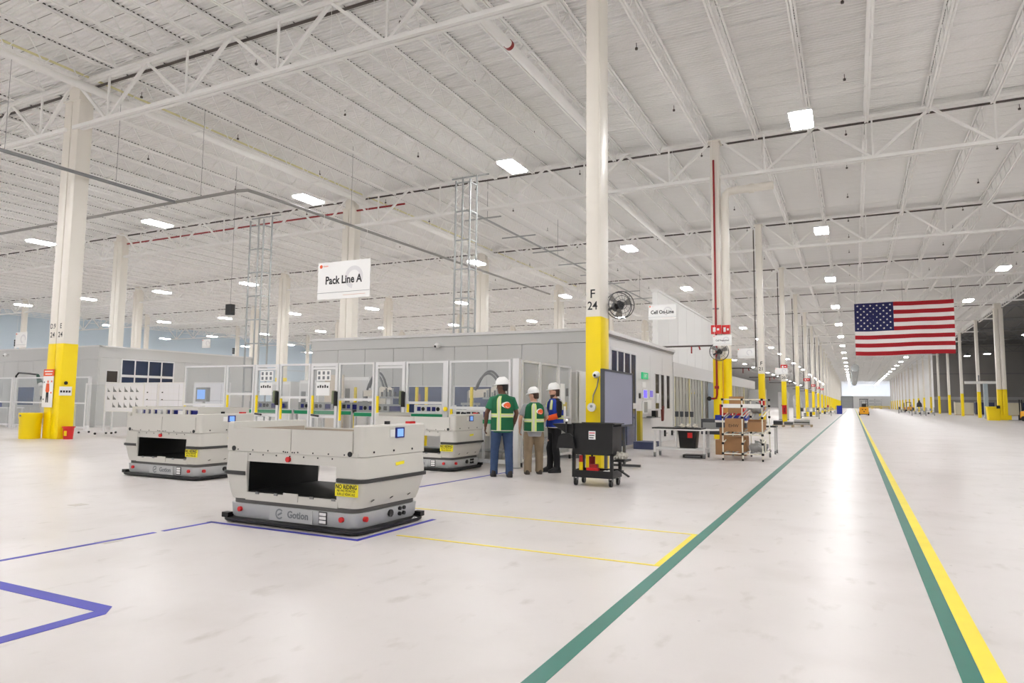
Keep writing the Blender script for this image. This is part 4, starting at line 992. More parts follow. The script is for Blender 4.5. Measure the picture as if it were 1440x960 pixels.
# ================================================================ wall/column fans
def fan(x, y, z, r, label, rotz):
    t = thing('wall_fan', label, 'fan', (x, y, z), rotz, group='black cage fans on columns')
    for rr, yy in ((r, 0.0), (r, -0.16), (r * 0.66, -0.2), (r * 0.35, -0.22)):
        m = MB(); pts = [(rr * math.cos(2 * math.pi * i / 28), yy, rr * math.sin(2 * math.pi * i / 28)) for i in range(29)]; m.tube(pts, 0.006 if rr < r else 0.010, 6, False); m.build('cage_ring', M_HOSE, t, smooth=True)
    for i in range(16):
        a = 2 * math.pi * i / 16; MB().tube([(r * math.cos(a), 0, r * math.sin(a)), (r * math.cos(a), -0.16, r * math.sin(a)), (r * 0.35 * math.cos(a), -0.22, r * 0.35 * math.sin(a)), (0.02 * math.cos(a), -0.22, 0.02 * math.sin(a))], 0.003, 4).build('cage_wire', M_HOSE, t)
    for i in range(3):
        a = 2 * math.pi * i / 3 + 0.4; c, s_ = math.cos(a), math.sin(a); L = r * 0.9; w = r * 0.26
        pts = [(c * 0.08 - s_ * -w * .4, -0.06, s_ * 0.08 + c * -w * .4), (c * L - s_ * -w, -0.04, s_ * L + c * -w), (c * L - s_ * w, -0.12, s_ * L + c * w), (c * 0.08 - s_ * w * .4, -0.09, s_ * 0.08 + c * w * .4)]
        m = MB(); m.loft([pts, [(p[0], p[1] + 0.012, p[2]) for p in pts]]); m.build('blade', mat('fan_blade_grey', (128, 124, 120), 0.4), t)
    MB().cyl((0, -0.02, 0), (0, 0.18, 0), 0.11, 14).build('motor', M_BLACK, t, smooth=True); MB().cyl((0, -0.16, 0), (0, -0.04, 0), 0.07, 12).build('hub', M_BLACK, t, smooth=True)
    MB().bar((0, 0.1, 0), (-0.25 * (1 if rotz else 0), 0.3, -0.1), 0.05).build('bracket', M_BLACK, t)
fan(-4.50, 14.2, 3.50, 0.29, 'black cage fan on the side of column F 24', R(38))
fan(-4.68, 27.75, 3.45, 0.36, 'cage fan half hidden by the Cell Preparation sign', R(5))

# ================================================================ transport vehicles
M_STRIP = mat('dark_rubber_strip', (52, 52, 52), 0.6)
M_GAP = mat('gap_dark_grey', (90, 88, 86), 0.5)
M_HAZARD = mat('label_yellow', (246, 232, 30), 0.5)
def agv(x, y, label, load=False, tall=0.0):
    t = thing('transport_vehicle', label, 'vehicle', (x, y, 0), group='driverless transport vehicles')
    # rubber bumper skirt
    MB().loft([[(a, b, z) for a, b in rrect(hx, hy, 0.13, 5)] for hx, hy, z in ((0.975, 0.62, 0.012), (0.99, 0.635, 0.025), (0.99, 0.635, 0.048), (0.96, 0.605, 0.06))]).build('bumper', M_BLACK, t, smooth=True)
    for sx, sy in ((-1, -1), (1, 1)): B(sx * 0.925 - 0.05, sy * 0.58 - 0.04, 0.05, sx * 0.925 + 0.05, sy * 0.58 + 0.04, 0.105).build('laser_scanner', M_BLACK, t)
    ch = MB().loft([[(a, b, z) for a, b in rrect(hx, hy, 0.12, 5)] for hx, hy, z in ((0.90, 0.545, 0.05), (0.925, 0.572, 0.085), (0.935, 0.580, 0.22))]).build('chassis', M_AGVB, t, smooth=True)
    MB().loft([[(a, b, z) for a, b in rrect(0.905, 0.555, 0.11, 5)] for z in (0.22, 0.262)]).build('light_band', M_GAP, t, smooth=True)
    B(-0.27, -0.586, 0.07, 0.35, -0.578, 0.212).build('name_plate', M_AGVB, ch)
    text('lettering', 'Gotion', 0.105, M_GREYINK, ch, (0.145, -0.588, 0.115), bold=0.003)
    lg = MB()
    for i in range(20):
        a, b = R(40 + i * 14), R(54 + i * 14); r0, r1 = 0.058, 0.04
        lg.add([(-0.12 + r0 * math.cos(a), -0.5875, 0.145 + r0 * math.sin(a)), (-0.12 + r0 * math.cos(b), -0.5875, 0.145 + r0 * math.sin(b)), (-0.12 + r1 * math.cos(b), -0.5875, 0.145 + r1 * math.sin(b)), (-0.12 + r1 * math.cos(a), -0.5875, 0.145 + r1 * math.sin(a))], [(0, 1, 2, 3)])
    lg.build('logo_ring', M_GREYINK, ch)
    MB().bar((-0.145, -0.5875, 0.13), (-0.085, -0.5875, 0.16), 0.002, 0.02).build('logo_bar', M_GREYINK, ch)
    fr = B(0.44, -0.588, 0.085, 0.55, -0.58, 0.215).build('vent_frame', M_INK, ch)
    for k in range(3): B(0.45, -0.591, 0.095 + k * 0.04, 0.54, -0.5885, 0.125 + k * 0.04).build('vent_slot', M_PAPER, fr)
    for k, bx in enumerate((-0.72, 0.75)): MB().cyl((bx, -0.575, 0.155), (bx, -0.605, 0.155), 0.028, 14).build('stop_button', M_RED, t, smooth=True)
    MB().cyl((0.93, -0.44, 0.155), (0.965, -0.44, 0.155), 0.028, 14).build('stop_button', M_RED, t, smooth=True)
    MB().cyl((0.93, 0.0, 0.16), (0.955, 0.0, 0.16), 0.04, 12).build('socket', M_BLACK, t)
    for a in range(2):
        for b in range(2): MB().cyl((0.93, 0.17 + 0.08 * a, 0.13 + 0.06 * b), (0.955, 0.17 + 0.08 * a, 0.13 + 0.06 * b), 0.022, 8).build('connector', M_BLACK, t)
    # lower deck
    B(-0.66, -0.575, 0.262, 0.68, 0.575, 0.35).build('lower_deck', M_AGV, t)
    B(-0.08, -0.585, 0.285, 0.13, -0.575, 0.375).build('latch_block', M_AGV, t)
    B(-0.64, -0.56, 0.35, 0.66, 0.56, 0.362).build('deck_mat', M_MATBLK, t)
    for bx in (-0.5, -0.22, 0.3, 0.6): B(bx, -0.585, 0.335, bx + 0.05, -0.575, 0.36).build('deck_hook', M_GREY, t)
    # end modules, bulging at the bumper strip
    for sx in (-1, 1):
        inner = 0.635 if sx < 0 else 0.665
        prof = ((0.93, 0.27), (0.955, 0.33), (1.015, 0.545), (1.02, 0.60), (1.0, 0.80))
        rings = []
        for hx, z in prof:
            hy = 0.565 + (hx - 0.93) * 0.35; r = 0.10; pts = [(sx * inner, -hy), ]
            for k in range(6):
                a = R(-90 + 18 * k); pts.append((sx * (hx - r + r * math.cos(a)), -hy + r + r * math.sin(a)))
            for k in range(6):
                a = R(18 * k); pts.append((sx * (hx - r + r * math.cos(a)), hy - r + r * math.sin(a)))
            pts.append((sx * inner, hy)); rings.append([(p[0], p[1], z) for p in pts])
        md = MB().loft(rings).build('end_module', M_AGV, t, smooth=True)
        B(min(sx * inner, sx * (inner - 0.012)), -0.56, 0.36, max(sx * inner, sx * (inner - 0.012)), 0.56, 0.695).build('inner_lining', M_MATBLK, t)
        st = []
        for hx, z in ((1.012, 0.535), (1.04, 0.54), (1.04, 0.575), (1.015, 0.58)):
            hy = 0.60 if hx < 1.02 else 0.618; r = 0.11; pts = []
            for k in range(6):
                a = R(-90 + 18 * k); pts.append((sx * (hx - r + r * math.cos(a)), -hy + r + r * math.sin(a)))
            for k in range(6):
                a = R(18 * k); pts.append((sx * (hx - r + r * math.cos(a)), hy - r + r * math.sin(a)))
            pts.append((sx * (inner + 0.02), hy)); pts.append((sx * (inner + 0.02), -hy)); st.append([(p[0], p[1], z) for p in pts])
        MB().loft(st).build('side_bumper', M_STRIP, t, smooth=True)
        # upper end shell
        ru = []
        for hx, z in ((1.0, 0.806), (1.0, 1.12 + tall), (0.985, 1.135 + tall)):
            hy = 0.59 - (1.0 - hx); r = 0.06; pts = [(sx * 0.88, -hy)]
            for k in range(5):
                a = R(-90 + 22.5 * k); pts.append((sx * (hx - r + r * math.cos(a)), -hy + r + r * math.sin(a)))
            for k in range(5):
                a = R(22.5 * k); pts.append((sx * (hx - r + r * math.cos(a)), hy - r + r * math.sin(a)))
            pts.append((sx * 0.88, hy)); ru.append([(p[0], p[1], z) for p in pts])
        MB().loft(ru).build('upper_shell', M_AGV, t, smooth=True)
        for k in range(3): MB().cyl((sx * 1.0, -0.4 + 0.35 * k, 0.85), (sx * 1.006, -0.4 + 0.35 * k, 0.85), 0.012, 8).build('screw', M_INK, t)
        for k in range(3):
            yy = -0.38 + 0.33 * k; MB().bar((sx * 0.968, yy, 0.33), (sx * 0.970, yy + 0.045, 0.345), 0.006, 0.008).build('arrow_mark', M_INK, t)
    # header beam over the tunnel
    B(-0.66, -0.585, 0.695, 0.68, -0.525, 0.80).build('header_beam', M_AGV, t); B(-0.66, 0.525, 0.695, 0.68, 0.585, 0.80).build('header_beam', M_AGV, t)
    B(-0.66, -0.525, 0.76, 0.68, 0.525, 0.80).build('tray_floor', M_AGV, t)
    MB().cyl((-0.01, -0.585, 0.742), (-0.01, -0.615, 0.742), 0.03, 14).build('stop_button', M_RED, t, smooth=True)
    # tray side walls: two hinged panels in front, two behind
    for sy in (-1, 1):
        for xa, xb in ((-0.875, 0.02), (0.03, 0.875)):
            pn = B(xa, sy * 0.585 - 0.018, 0.806, xb, sy * 0.585 + 0.018, 1.07 if sy < 0 else 1.045).build('side_panel', M_AGV, t)
            if sy < 0:
                for kx in range(4): MB().cyl((xa + 0.1 + kx * (xb - xa - 0.2) / 3, -0.602, 0.825), (xa + 0.1 + kx * (xb - xa - 0.2) / 3, -0.607, 0.825), 0.009, 6).build('screw', M_INK, pn)
    B(-0.87, 0.560, 0.84, 0.87, 0.566, 1.03).build('inner_cover', mat('tan_lining', (168, 156, 142), 0.7), t); B(-0.879, -0.55, 0.84, -0.873, 0.55, 1.06).build('inner_cover', mat('tan_lining', (168, 156, 142), 0.7), t)
    B(-0.95, -0.60, 0.806, 0.95, -0.575, 0.84).build('hinge_rail', M_AGV, t)
    for bx in (-0.84, 0.85): MB().cyl((bx, -0.60, 0.835), (bx, -0.612, 0.835), 0.028, 12).build('plug', M_INK, t)
    for kx in range(7): MB().cyl((-0.6 + kx * 0.2, -0.585, 0.775), (-0.6 + kx * 0.2, -0.59, 0.775), 0.009, 6).build('screw', M_INK, t)
    for kx in (-0.05, -0.02, 0.05, 0.08): MB().cyl((kx, -0.601, 0.82), (kx, -0.606, 0.82), 0.009, 6).build('screw', M_INK, t)
    # warning label and screen
    nr = B(0.675, -0.615, 0.40, 0.97, -0.603, 0.525).build('warning_label', M_HAZARD, t)
    text('lettering', 'NO RIDING', 0.062, M_INK, nr, (0.822, -0.6165, 0.478), bold=0.0015, xs=0.86)
    text('lettering', 'NE PAS MONTER', 0.036, M_INK, nr, (0.822, -0.6165, 0.446), xs=0.9); text('lettering', 'SUR LE V\u00c9HICULE', 0.036, M_INK, nr, (0.822, -0.6165, 0.412), xs=0.85)
    MB().bar((1.012, -0.02, 0.70), (1.008, 0.14, 0.71), 0.006, 0.035).build('yellow_mark', M_HAZARD, t)
    sc = B(1.0, -0.03, 0.985, 1.012, 0.13, 1.10).build('touch_screen', M_NAVY, t); B(1.012, -0.005, 1.0, 1.014, 0.105, 1.085).build('display', M_SCREEN, sc)
    B(1.0, -0.13, 1.0, 1.006, -0.04, 1.08).build('screen_label', M_PAPER, t)
    B(0.90, 0.30, 1.135 + tall, 0.97, 0.40, 1.16 + tall).build('signal_block', M_RED, t)
    B(0.9, -0.1, 1.135 + tall, 0.94, -0.05, 1.17 + tall).build('sensor', M_BLACK, t)
    return t
agv(-5.56, 6.29, 'off-white transport vehicle parked on the blue outline nearest the camera')
v2 = agv(-10.97, 8.72, 'off-white transport vehicle carrying the slotted battery pack')
v3 = agv(-8.10, 12.32, 'off-white transport vehicle docked at the fence left of the workers')
# battery pack on the second vehicle, front plate with oblong windows
t = thing('battery_pack', 'white slotted battery pack with navy cells on the second vehicle', 'battery pack', (-10.97, 8.72, 0.80))
wx = [(-0.77, 0.27), (-0.43, 0.07), (-0.28, 0.26), (0.06, 0.1), (0.22, 0.27), (0.56, 0.07), (0.66, 0.24)]
edges = []
B(-0.86, -0.55, 0.0, 0.86, 0.55, 0.03).build('pack_base', M_ZINC, t)
B(-0.87, -0.56, 0.24, 0.87, -0.53, 0.32).build('front_rail', M_AGV, t); B(-0.87, -0.56, 0.40, 0.87, -0.53, 0.44).build('front_rail', M_AGV, t)
xs = -0.87
for a, w in wx + [(0.87, 0)]:
    B(xs, -0.56, 0.32, a, -0.53, 0.40).build('front_web', M_AGV, t); xs = a + w
B(-0.87, 0.53, 0.28, 0.87, 0.56, 0.44).build('rear_plate', M_AGV, t); B(-0.87, -0.53, 0.28, -0.85, 0.53, 0.44).build('end_plate', M_AGV, t); B(0.85, -0.53, 0.28, 0.87, 0.53, 0.44).build('end_plate', M_AGV, t)
for k in range(9):
    B(-0.82 + k * 0.185, -0.5, 0.03, -0.82 + k * 0.185 + (0.10 if k % 2 else 0.14), 0.5, 0.385).build('battery_cell', M_NAVY if k % 3 else M_PAPER, t)

# ================================================================ people
def ell(cx, cy, z, rx, ry, n=24, p=2.4):
    out = []
    for i in range(n):
        a = 2 * math.pi * i / n; c, s = math.cos(a), math.sin(a)
        out.append((cx + rx * math.copysign(abs(c) ** (2 / p), c), cy + ry * math.copysign(abs(s) ** (2 / p), s), z))
    return out
def remeshed(name, mb, m, parent, voxel, smooth_it=4):
    me = mb.mesh(name, None); tmp = bpy.data.objects.new(name + '_tmp', me); col.objects.link(tmp)
    rm = tmp.modifiers.new('r', 'REMESH'); rm.mode = 'VOXEL'; rm.voxel_size = voxel
    sm_ = tmp.modifiers.new('s', 'SMOOTH'); sm_.iterations = smooth_it; sm_.factor = 0.5
    dg = bpy.context.evaluated_depsgraph_get(); dg.update()
    out = bpy.data.meshes.new_from_object(tmp.evaluated_get(dg)); bpy.data.objects.remove(tmp)
    out.materials.clear(); out.materials.append(m); out.polygons.foreach_set('use_smooth', [True] * len(out.polygons)); out.name = name
    return link(name, out, parent)
def hand(mb, wrist, d, side, palm_n):
    """palm and five curled fingers; d: hand direction, side: toward the thumb, palm_n: palm normal (fingers curl to it)"""
    w = Vector(wrist); d = Vector(d).normalized(); s = Vector(side); s = (s - d * s.dot(d)).normalized(); n = Vector(palm_n); n = (n - d * n.dot(d) - s * n.dot(s)).normalized()
    rings = []
    for t_, hw, ht in ((-0.02, 0.027, 0.022), (0.02, 0.033, 0.018), (0.06, 0.042, 0.015), (0.092, 0.041, 0.013)):
        c = w + d * t_; rings.append([c + s * (hw * math.cos(a)) + n * (ht * math.sin(a)) for a in [2 * math.pi * i / 12 for i in range(12)]])
    mb.loft(rings)
    for k, (off, L) in enumerate(((0.031, 0.072), (0.0105, 0.080), (-0.0105, 0.074), (-0.031, 0.058))):
        p0 = w + d * 0.082 + s * off; p1 = w + d * (0.092 + L * 0.42) + s * off + n * 0.012; p2 = p1 + d * (L * 0.22) + n * (L * 0.28); p3 = p2 + d * (L * 0.04) + n * (L * 0.26)
        mb.tube([p0, p1, p2, p3], [0.0098, 0.0092, 0.0085, 0.0068], 8)
    p0 = w + d * 0.02 + s * 0.026; p1 = p0 + d * 0.03 + s * 0.026 + n * 0.012; p2 = p1 + d * 0.032 + s * 0.008 + n * 0.014
    mb.tube([p0, p1, p2], [0.014, 0.012, 0.009], 8)
def person(x, y, rotz, H, label, cfg):
    t = thing('person', label, 'person', (x, y, 0), rotz)
    k = H / 1.75; sc = lambda p: tuple(v * k for v in p)
    # ---- joints (facing +y)
    hip = {s: (s * 0.095, 0, 0.90) for s in (-1, 1)}
    ank = {s: (s * cfg['stance'] + 0.0, cfg['foot_y'][0 if s < 0 else 1], 0.09) for s in (-1, 1)}
    knee = {s: ((hip[s][0] + ank[s][0]) / 2 + s * 0.01, (hip[s][1] + ank[s][1]) / 2 + 0.03, 0.49) for s in (-1, 1)}
    sh = {s: (s * 0.183, -0.01, 1.395) for s in (-1, 1)}
    elb, wri = cfg['elbow'], cfg['wrist']
    hx, hy = 0.0, 0.03; yaw = cfg.get('head_yaw', 0.0)
    body = MB()
    body.loft([ell(0, 0, 0.84 * k, 0.15 * k, 0.10 * k), ell(0, 0, 0.95 * k, 0.165 * k, 0.11 * k), ell(0, 0, 1.08 * k, 0.145 * k, 0.10 * k), ell(0, 0, 1.25 * k, 0.165 * k, 0.11 * k), ell(0, -0.01 * k, 1.40 * k, 0.18 * k, 0.10 * k), ell(0, -0.01 * k, 1.475 * k, 0.10 * k, 0.07 * k), ell(0, 0.0, 1.50 * k, 0.06 * k, 0.058 * k)])
    body.tube([sc((0, -0.015, 1.44)), sc((0, 0.0, 1.50)), sc((0, 0.012, 1.57))], [0.062 * k, 0.056 * k, 0.055 * k], 14)
    for s in (-1, 1):
        body.tube([sc(hip[s]), sc(((hip[s][0] * 2 + knee[s][0]) / 3, 0.005, 0.76)), sc(knee[s]), sc(((knee[s][0] + ank[s][0]) / 2, (knee[s][1] + ank[s][1]) / 2 - 0.015, 0.33)), sc(ank[s])], [0.088 * k, 0.08 * k, 0.055 * k, 0.052 * k, 0.036 * k], 12)
        body.tube([sc((sh[s][0] * 0.7, sh[s][1], sh[s][2])), sc(sh[s]), sc(tuple((a + b) / 2 for a, b in zip(sh[s], elb[s]))), sc(elb[s]), sc(tuple((a * 0.6 + b * 0.4) for a, b in zip(elb[s], wri[s]))), sc(wri[s])], [0.06 * k, 0.058 * k, 0.050 * k, 0.041 * k, 0.041 * k, 0.027 * k], 12)
        d = Vector(wri[s]) - Vector(elb[s]); hand(body, sc(wri[s]), cfg.get('hand_dir', {}).get(s, d), cfg.get('thumb', {}).get(s, (0, 1, 0)), cfg.get('palm', {}).get(s, (-s, 0.2, 0)))
    # ---- head with a face, turned by yaw
    hd = MB(); hz = 1.635 * k
    prof = ((-0.125, 0.045, 0.050, 0.030), (-0.105, 0.056, 0.068, 0.018), (-0.07, 0.066, 0.084, 0.006), (-0.03, 0.072, 0.092, 0.0), (0.02, 0.076, 0.098, -0.003), (0.06, 0.073, 0.094, -0.006), (0.09, 0.060, 0.078, -0.008), (0.11, 0.035, 0.05, -0.008))
    hd.loft([ell(0, cy * k, hz + z_ * k, rx * k, ry * k, 20, 2.1) for z_, rx, ry, cy in prof])
    hd.loft([[(u * k, v * k, hz + w_ * k) for u, v, w_ in ring] for ring in (((-0.011, 0.088, 0.012), (0.011, 0.088, 0.012), (0.008, 0.097, 0.014), (-0.008, 0.097, 0.014)), ((-0.019, 0.085, -0.034), (0.019, 0.085, -0.034), (0.011, 0.119, -0.030), (-0.011, 0.119, -0.030)))])   # nose
    hd.tube([((-0.026) * k, 0.086 * k, hz - 0.062 * k), (0, 0.094 * k, hz - 0.060 * k), (0.026 * k, 0.086 * k, hz - 0.062 * k)], 0.007 * k, 8)       # lips
    hd.tube([((-0.05) * k, 0.082 * k, hz + 0.018 * k), (0, 0.092 * k, hz + 0.02 * k), (0.05 * k, 0.082 * k, hz + 0.018 * k)], 0.010 * k, 8)        # brow
    for s in (-1, 1): hd.sphere((s * 0.078 * k, -0.005 * k, hz - 0.015 * k), 0.012 * k, 0.026 * k, 0.035 * k, 10, 8)
    rot = Matrix.Rotation(yaw, 4, 'Z'); tilt = Matrix.Rotation(cfg.get('tilt', 0.0), 4, 'X'); piv = Vector((0, 0.005 * k, 1.53 * k))
    X4 = Matrix.Translation(piv) @ rot @ tilt @ Matrix.Translation(-piv)
    body.add([X4 @ Vector(v) for v in hd.v], hd.f)
    remeshed('body', body, cfg['skin'], t, 0.0085 * k, 3)
    def headpart(name, mb, m, smooth=True):
        o = mb.build(name, m, t, smooth=smooth); o.data.transform(X4); return o
    for s in (-1, 1): headpart('eye', MB().sphere((s * 0.031 * k, 0.083 * k, hz + 0.0 * k), 0.012 * k, 0.008 * k, 0.006 * k, 10, 6), M_INK)
    hair = MB(); hr = [(-0.085, 0.058, 0.040, -0.055), (-0.05, 0.076, 0.062, -0.045), (0.0, 0.082, 0.085, -0.028), (0.04, 0.084, 0.10, -0.012), (0.075, 0.075, 0.095, -0.008)]
    if not cfg.get('short'): hr[0] = (-0.11, 0.06, 0.045, -0.05)
    hair.loft([ell(0, cy * k, hz + z_ * k, rx * k, ry * k, 20, 2.1) for z_, rx, ry, cy in hr]); headpart('hair', hair, cfg['hair'])
    if cfg.get('beard'):
        bd = MB(); bd.loft([ell(0, cy * k, hz + z_ * k, rx * k, ry * k, 18, 2.1) for z_, rx, ry, cy in ((-0.135, 0.035, 0.045, 0.045), (-0.11, 0.056, 0.066, 0.03), (-0.07, 0.068, 0.082, 0.014), (-0.055, 0.06, 0.07, 0.012))]); headpart('beard', bd, cfg['hair'])
    # ---- hard hat
    ht = MB(); z0 = hz + 0.045 * k
    ht.loft([ell(0, -0.002 * k, z0 + z_ * k, rx * k, ry * k, 28, 2.05) for z_, rx, ry in ((0.0, 0.104, 0.128), (0.02, 0.104, 0.127), (0.06, 0.098, 0.119), (0.095, 0.08, 0.098), (0.118, 0.05, 0.062), (0.126, 0.015, 0.02))]); hat = headpart('hard_hat', ht, cfg.get('hat', M_WHITE))
    rim = MB(); rim.loft([ell(0, cy * k, z0 + z_ * k, rx * k, ry * k, 28, 2.05) for z_, rx, ry, cy in ((-0.012, 0.112, 0.142, 0.012), (-0.004, 0.116, 0.150, 0.016), (0.008, 0.106, 0.132, 0.002))]); headpart('hat_brim', rim, M_WHITE)
    rg = MB(); rg.tube([(0, 0.10 * k, z0 + 0.085 * k), (0, 0.05 * k, z0 + 0.122 * k), (0, -0.05 * k, z0 + 0.124 * k), (0, -0.10 * k, z0 + 0.08 * k)], 0.012 * k, 8); headpart('hat_ridge', rg, M_WHITE)
    # ---- trousers
    tw = cfg.get('baggy', 1.0); tr_ = MB()
    tr_.loft([ell(0, 0, 0.80 * k, 0.165 * k, 0.115 * k), ell(0, 0, 0.88 * k, 0.178 * k, 0.128 * k), ell(0, 0, 0.97 * k, 0.170 * k, 0.12 * k), ell(0, 0, 1.04 * k, 0.158 * k, 0.112 * k)])
    for s in (-1, 1):
        kk, aa = knee[s], ank[s]
        tr_.tube([sc((hip[s][0], 0, 0.9)), sc(((hip[s][0] * 2 + kk[0]) / 3, 0.0, 0.76)), sc(((hip[s][0] + 2 * kk[0]) / 3, 0.012, 0.62)), sc((kk[0], kk[1] - 0.005, 0.48)), sc(((kk[0] + aa[0]) / 2, (kk[1] + aa[1]) / 2 - 0.02, 0.32)), sc((aa[0], aa[1] - 0.01, 0.16)), sc((aa[0], aa[1], 0.05))],
                  [0.105 * k, 0.100 * k * tw, 0.088 * k * tw, 0.078 * k * tw, 0.073 * k * tw, 0.068 * k * tw, 0.072 * k * tw], 16)
    remeshed('trousers', tr_, cfg['trousers'], t, 0.012 * k, 3)
    for s in (-1, 1):
        a = ank[s]; sh_ = MB()
        sh_.loft([[(p[0], p[1], z_ * k) for p in [(a[0] * k + px * k, a[1] * k + py * k) for px, py in rrect(wd, L, wd * 0.9, 5, s * 0.008, off)]] for wd, L, off, z_ in ((0.048, 0.138, 0.045, 0.0), (0.051, 0.142, 0.045, 0.03), (0.047, 0.132, 0.042, 0.06), (0.043, 0.095, 0.01, 0.09), (0.042, 0.058, -0.015, 0.12))])
        sh_.build('shoe', cfg['shoe'], t, smooth=True)
    # ---- shirt (torso and sleeves)
    st = MB(); hem = cfg.get('hem', 0.86)
    tor = [(hem, 0.188, 0.140, 0), (0.95, 0.186, 0.138, 0), (1.10, 0.178, 0.130, 0), (1.27, 0.192, 0.135, 0), (1.39, 0.197, 0.122, -0.01), (1.45, 0.155, 0.10, -0.012), (1.495, 0.078, 0.078, 0.0)]
    st.loft([ell(0, cy * k, z_ * k, rx * k, ry * k) for z_, rx, ry, cy in tor])
    for s in (-1, 1):
        e = elb[s]; q = cfg.get('sleeve', 0.8)
        if q <= 1: pts = [(sh[s][0] * 0.7, sh[s][1], 1.40), sh[s], tuple(a + (b - a) * q * 0.5 for a, b in zip(sh[s], e)), tuple(a + (b - a) * q for a, b in zip(sh[s], e))]; rr = [0.066, 0.068, 0.068, 0.070]
        else: pts = [(sh[s][0] * 0.7, sh[s][1], 1.40), sh[s], tuple((a + b) / 2 for a, b in zip(sh[s], e)), e, tuple((a + b) / 2 for a, b in zip(e, wri[s])), tuple(a * 0.1 + b * 0.9 for a, b in zip(e, wri[s]))]; rr = [0.064, 0.066, 0.060, 0.054, 0.05, 0.04]
        st.tube([sc(p) for p in pts], [r_ * k for r_ in rr], 14)
    remeshed('shirt', st, cfg['shirt'], t, 0.012 * k, 3)
    # ---- vest: open shell over the shirt, with stripes following it
    vz0, vz1 = cfg.get('vest', (0.90, 1.47))
    vt = [(vz0, 0.205, 0.160), (0.98, 0.202, 0.157), (1.10, 0.196, 0.150), (1.27, 0.206, 0.152), (1.36, 0.206, 0.144), (1.42, 0.190, 0.130), (vz1, 0.135, 0.112), (vz1 + 0.035, 0.09, 0.09)]
    def vpt(ang, z_, off=0.0):
        for (a, rx, ry), (b, rx2, ry2) in zip(vt[:-1], vt[1:]):
            if a <= z_ <= b: f_ = (z_ - a) / (b - a); break
        else: rx, ry, rx2, ry2, f_ = *vt[-1][1:], *vt[-1][1:], 0
        rx = (rx + (rx2 - rx) * f_ + off) * k; ry = (ry + (ry2 - ry) * f_ + off) * k; c, s = math.cos(ang), math.sin(ang); p = 2.6
        return (rx * math.copysign(abs(c) ** (2 / p), c), ry * math.copysign(abs(s) ** (2 / p), s) - 0.005 * k, z_ * k)
    def patch(name, a0, a1, z0_, z1_, m, off, na=14, nz=10, par=None):
        mb = MB(); V = []
        for o_ in (off, off - 0.006):
            for i in range(na + 1):
                for j in range(nz + 1):
                    za, zb = z0_, z1_
                    V.append(vpt(R(a0 + (a1 - a0) * i / na), za + (zb - za) * j / nz, o_))
        N = (na + 1) * (nz + 1); F_ = []
        for b in (0, N):
            for i in range(na):
                for j in range(nz):
                    q = b + i * (nz + 1) + j; F_.append((q, q + nz + 1, q + nz + 2, q + 1) if b == 0 else (q, q + 1, q + nz + 2, q + nz + 1))
        for i in range(na):
            for j in (0, nz): q = i * (nz + 1) + j; F_.append((q, q + nz + 1, N + q + nz + 1, N + q))
        for j in range(nz):
            for i in (0, na): q = i * (nz + 1) + j; F_.append((q, q + 1, N + q + 1, N + q))
        mb.add(V, F_); return mb.build(name, m, par or t, smooth=True)
    body_top = vt[-1][0]
    V = patch('vest', 95, 445, vz0, vz1 + 0.03, cfg['vestm'], 0.004, 48, 12) if not cfg.get('sleeveless_cut') else None
    lime, silv = cfg['lime'], cfg['silver']
    patch('reflective_band', 92, 448, 1.075, 1.145, lime, 0.008, 48, 2); patch('reflective_band', 92, 448, 1.093, 1.127, silv, 0.010, 48, 1)
    for c_ in cfg['braces']:
        patch('reflective_brace', c_ - 10, c_ + 10, vz0 + 0.01 if not cfg.get('front') else 1.26, 1.46, lime, 0.0105, 4, 12); patch('reflective_brace', c_ - 5, c_ + 5, vz0 + 0.01 if not cfg.get('front') else 1.26, 1.46, silv, 0.0125, 3, 12)
    patch('vest_piping', 95, 445, vz0, vz0 + 0.012, silv, 0.009, 48, 1)
    if cfg.get('logo'):
        c_ = cfg['logo']; lo = MB()
        def disc(name, a, z_, r, m, off, h0=0, h1=360, r0=0.0):
            mb = MB(); n_ = 22
            for i in range(n_):
                q0, q1 = R(h0 + (h1 - h0) * i / n_), R(h0 + (h1 - h0) * (i + 1) / n_)
                P_ = [vpt(R(a) + rr_ * math.cos(q) / (0.185 * k), z_ + rr_ * math.sin(q), off) for rr_, q in ((r0, q0), (r, q0), (r, q1), (r0, q1))]
                mb.add(P_, [(0, 1, 2, 3)])
            return mb.build(name, m, t)
        disc('logo_white', c_ - 4, 1.30, 0.058, M_PAPER, 0.0112); disc('logo_orange', c_, 1.29, 0.055, M_ORANGE, 0.0125)
        disc('logo_swoosh', c_ + 1, 1.29, 0.040, M_PAPER, 0.0135, 200, 300, 0.033)
    if cfg.get('sleeve_patch') is not None:
        s = cfg['sleeve_patch']; e, w_ = Vector(elb[s]), Vector(wri[s])
        MB().tube([sc(e + (w_ - e) * 0.12), sc(e + (w_ - e) * 0.45), sc(e + (w_ - e) * 0.78)], [0.058 * k, 0.057 * k, 0.05 * k], 14).build('orange_sleeve_panel', mat('orange_cloth', (226, 84, 30), 0.8), t, smooth=True)
    return t
GREENV, LIME, SILV = mat('green_vest', (10, 92, 56), 0.85, noise=0.1, nscale=6), mat('lime_band', (206, 224, 130), 0.6), mat('silver_band', (206, 204, 186), 0.5)
DENIM = mat('blue_denim', (54, 74, 108), 0.9, noise=0.18, nscale=7, bump=0.3); KHAKI = mat('khaki_cloth', (142, 124, 100), 0.9, noise=0.15, nscale=6, bump=0.4); BLKC = mat('black_cloth', (22, 21, 24), 0.9, noise=0.2, nscale=6)
SHOE = mat('dark_shoe', (38, 34, 34), 0.6); HAIRB = mat('black_hair', (26, 22, 20), 0.7); HAIRR = mat('brown_hair', (62, 42, 30), 0.7)
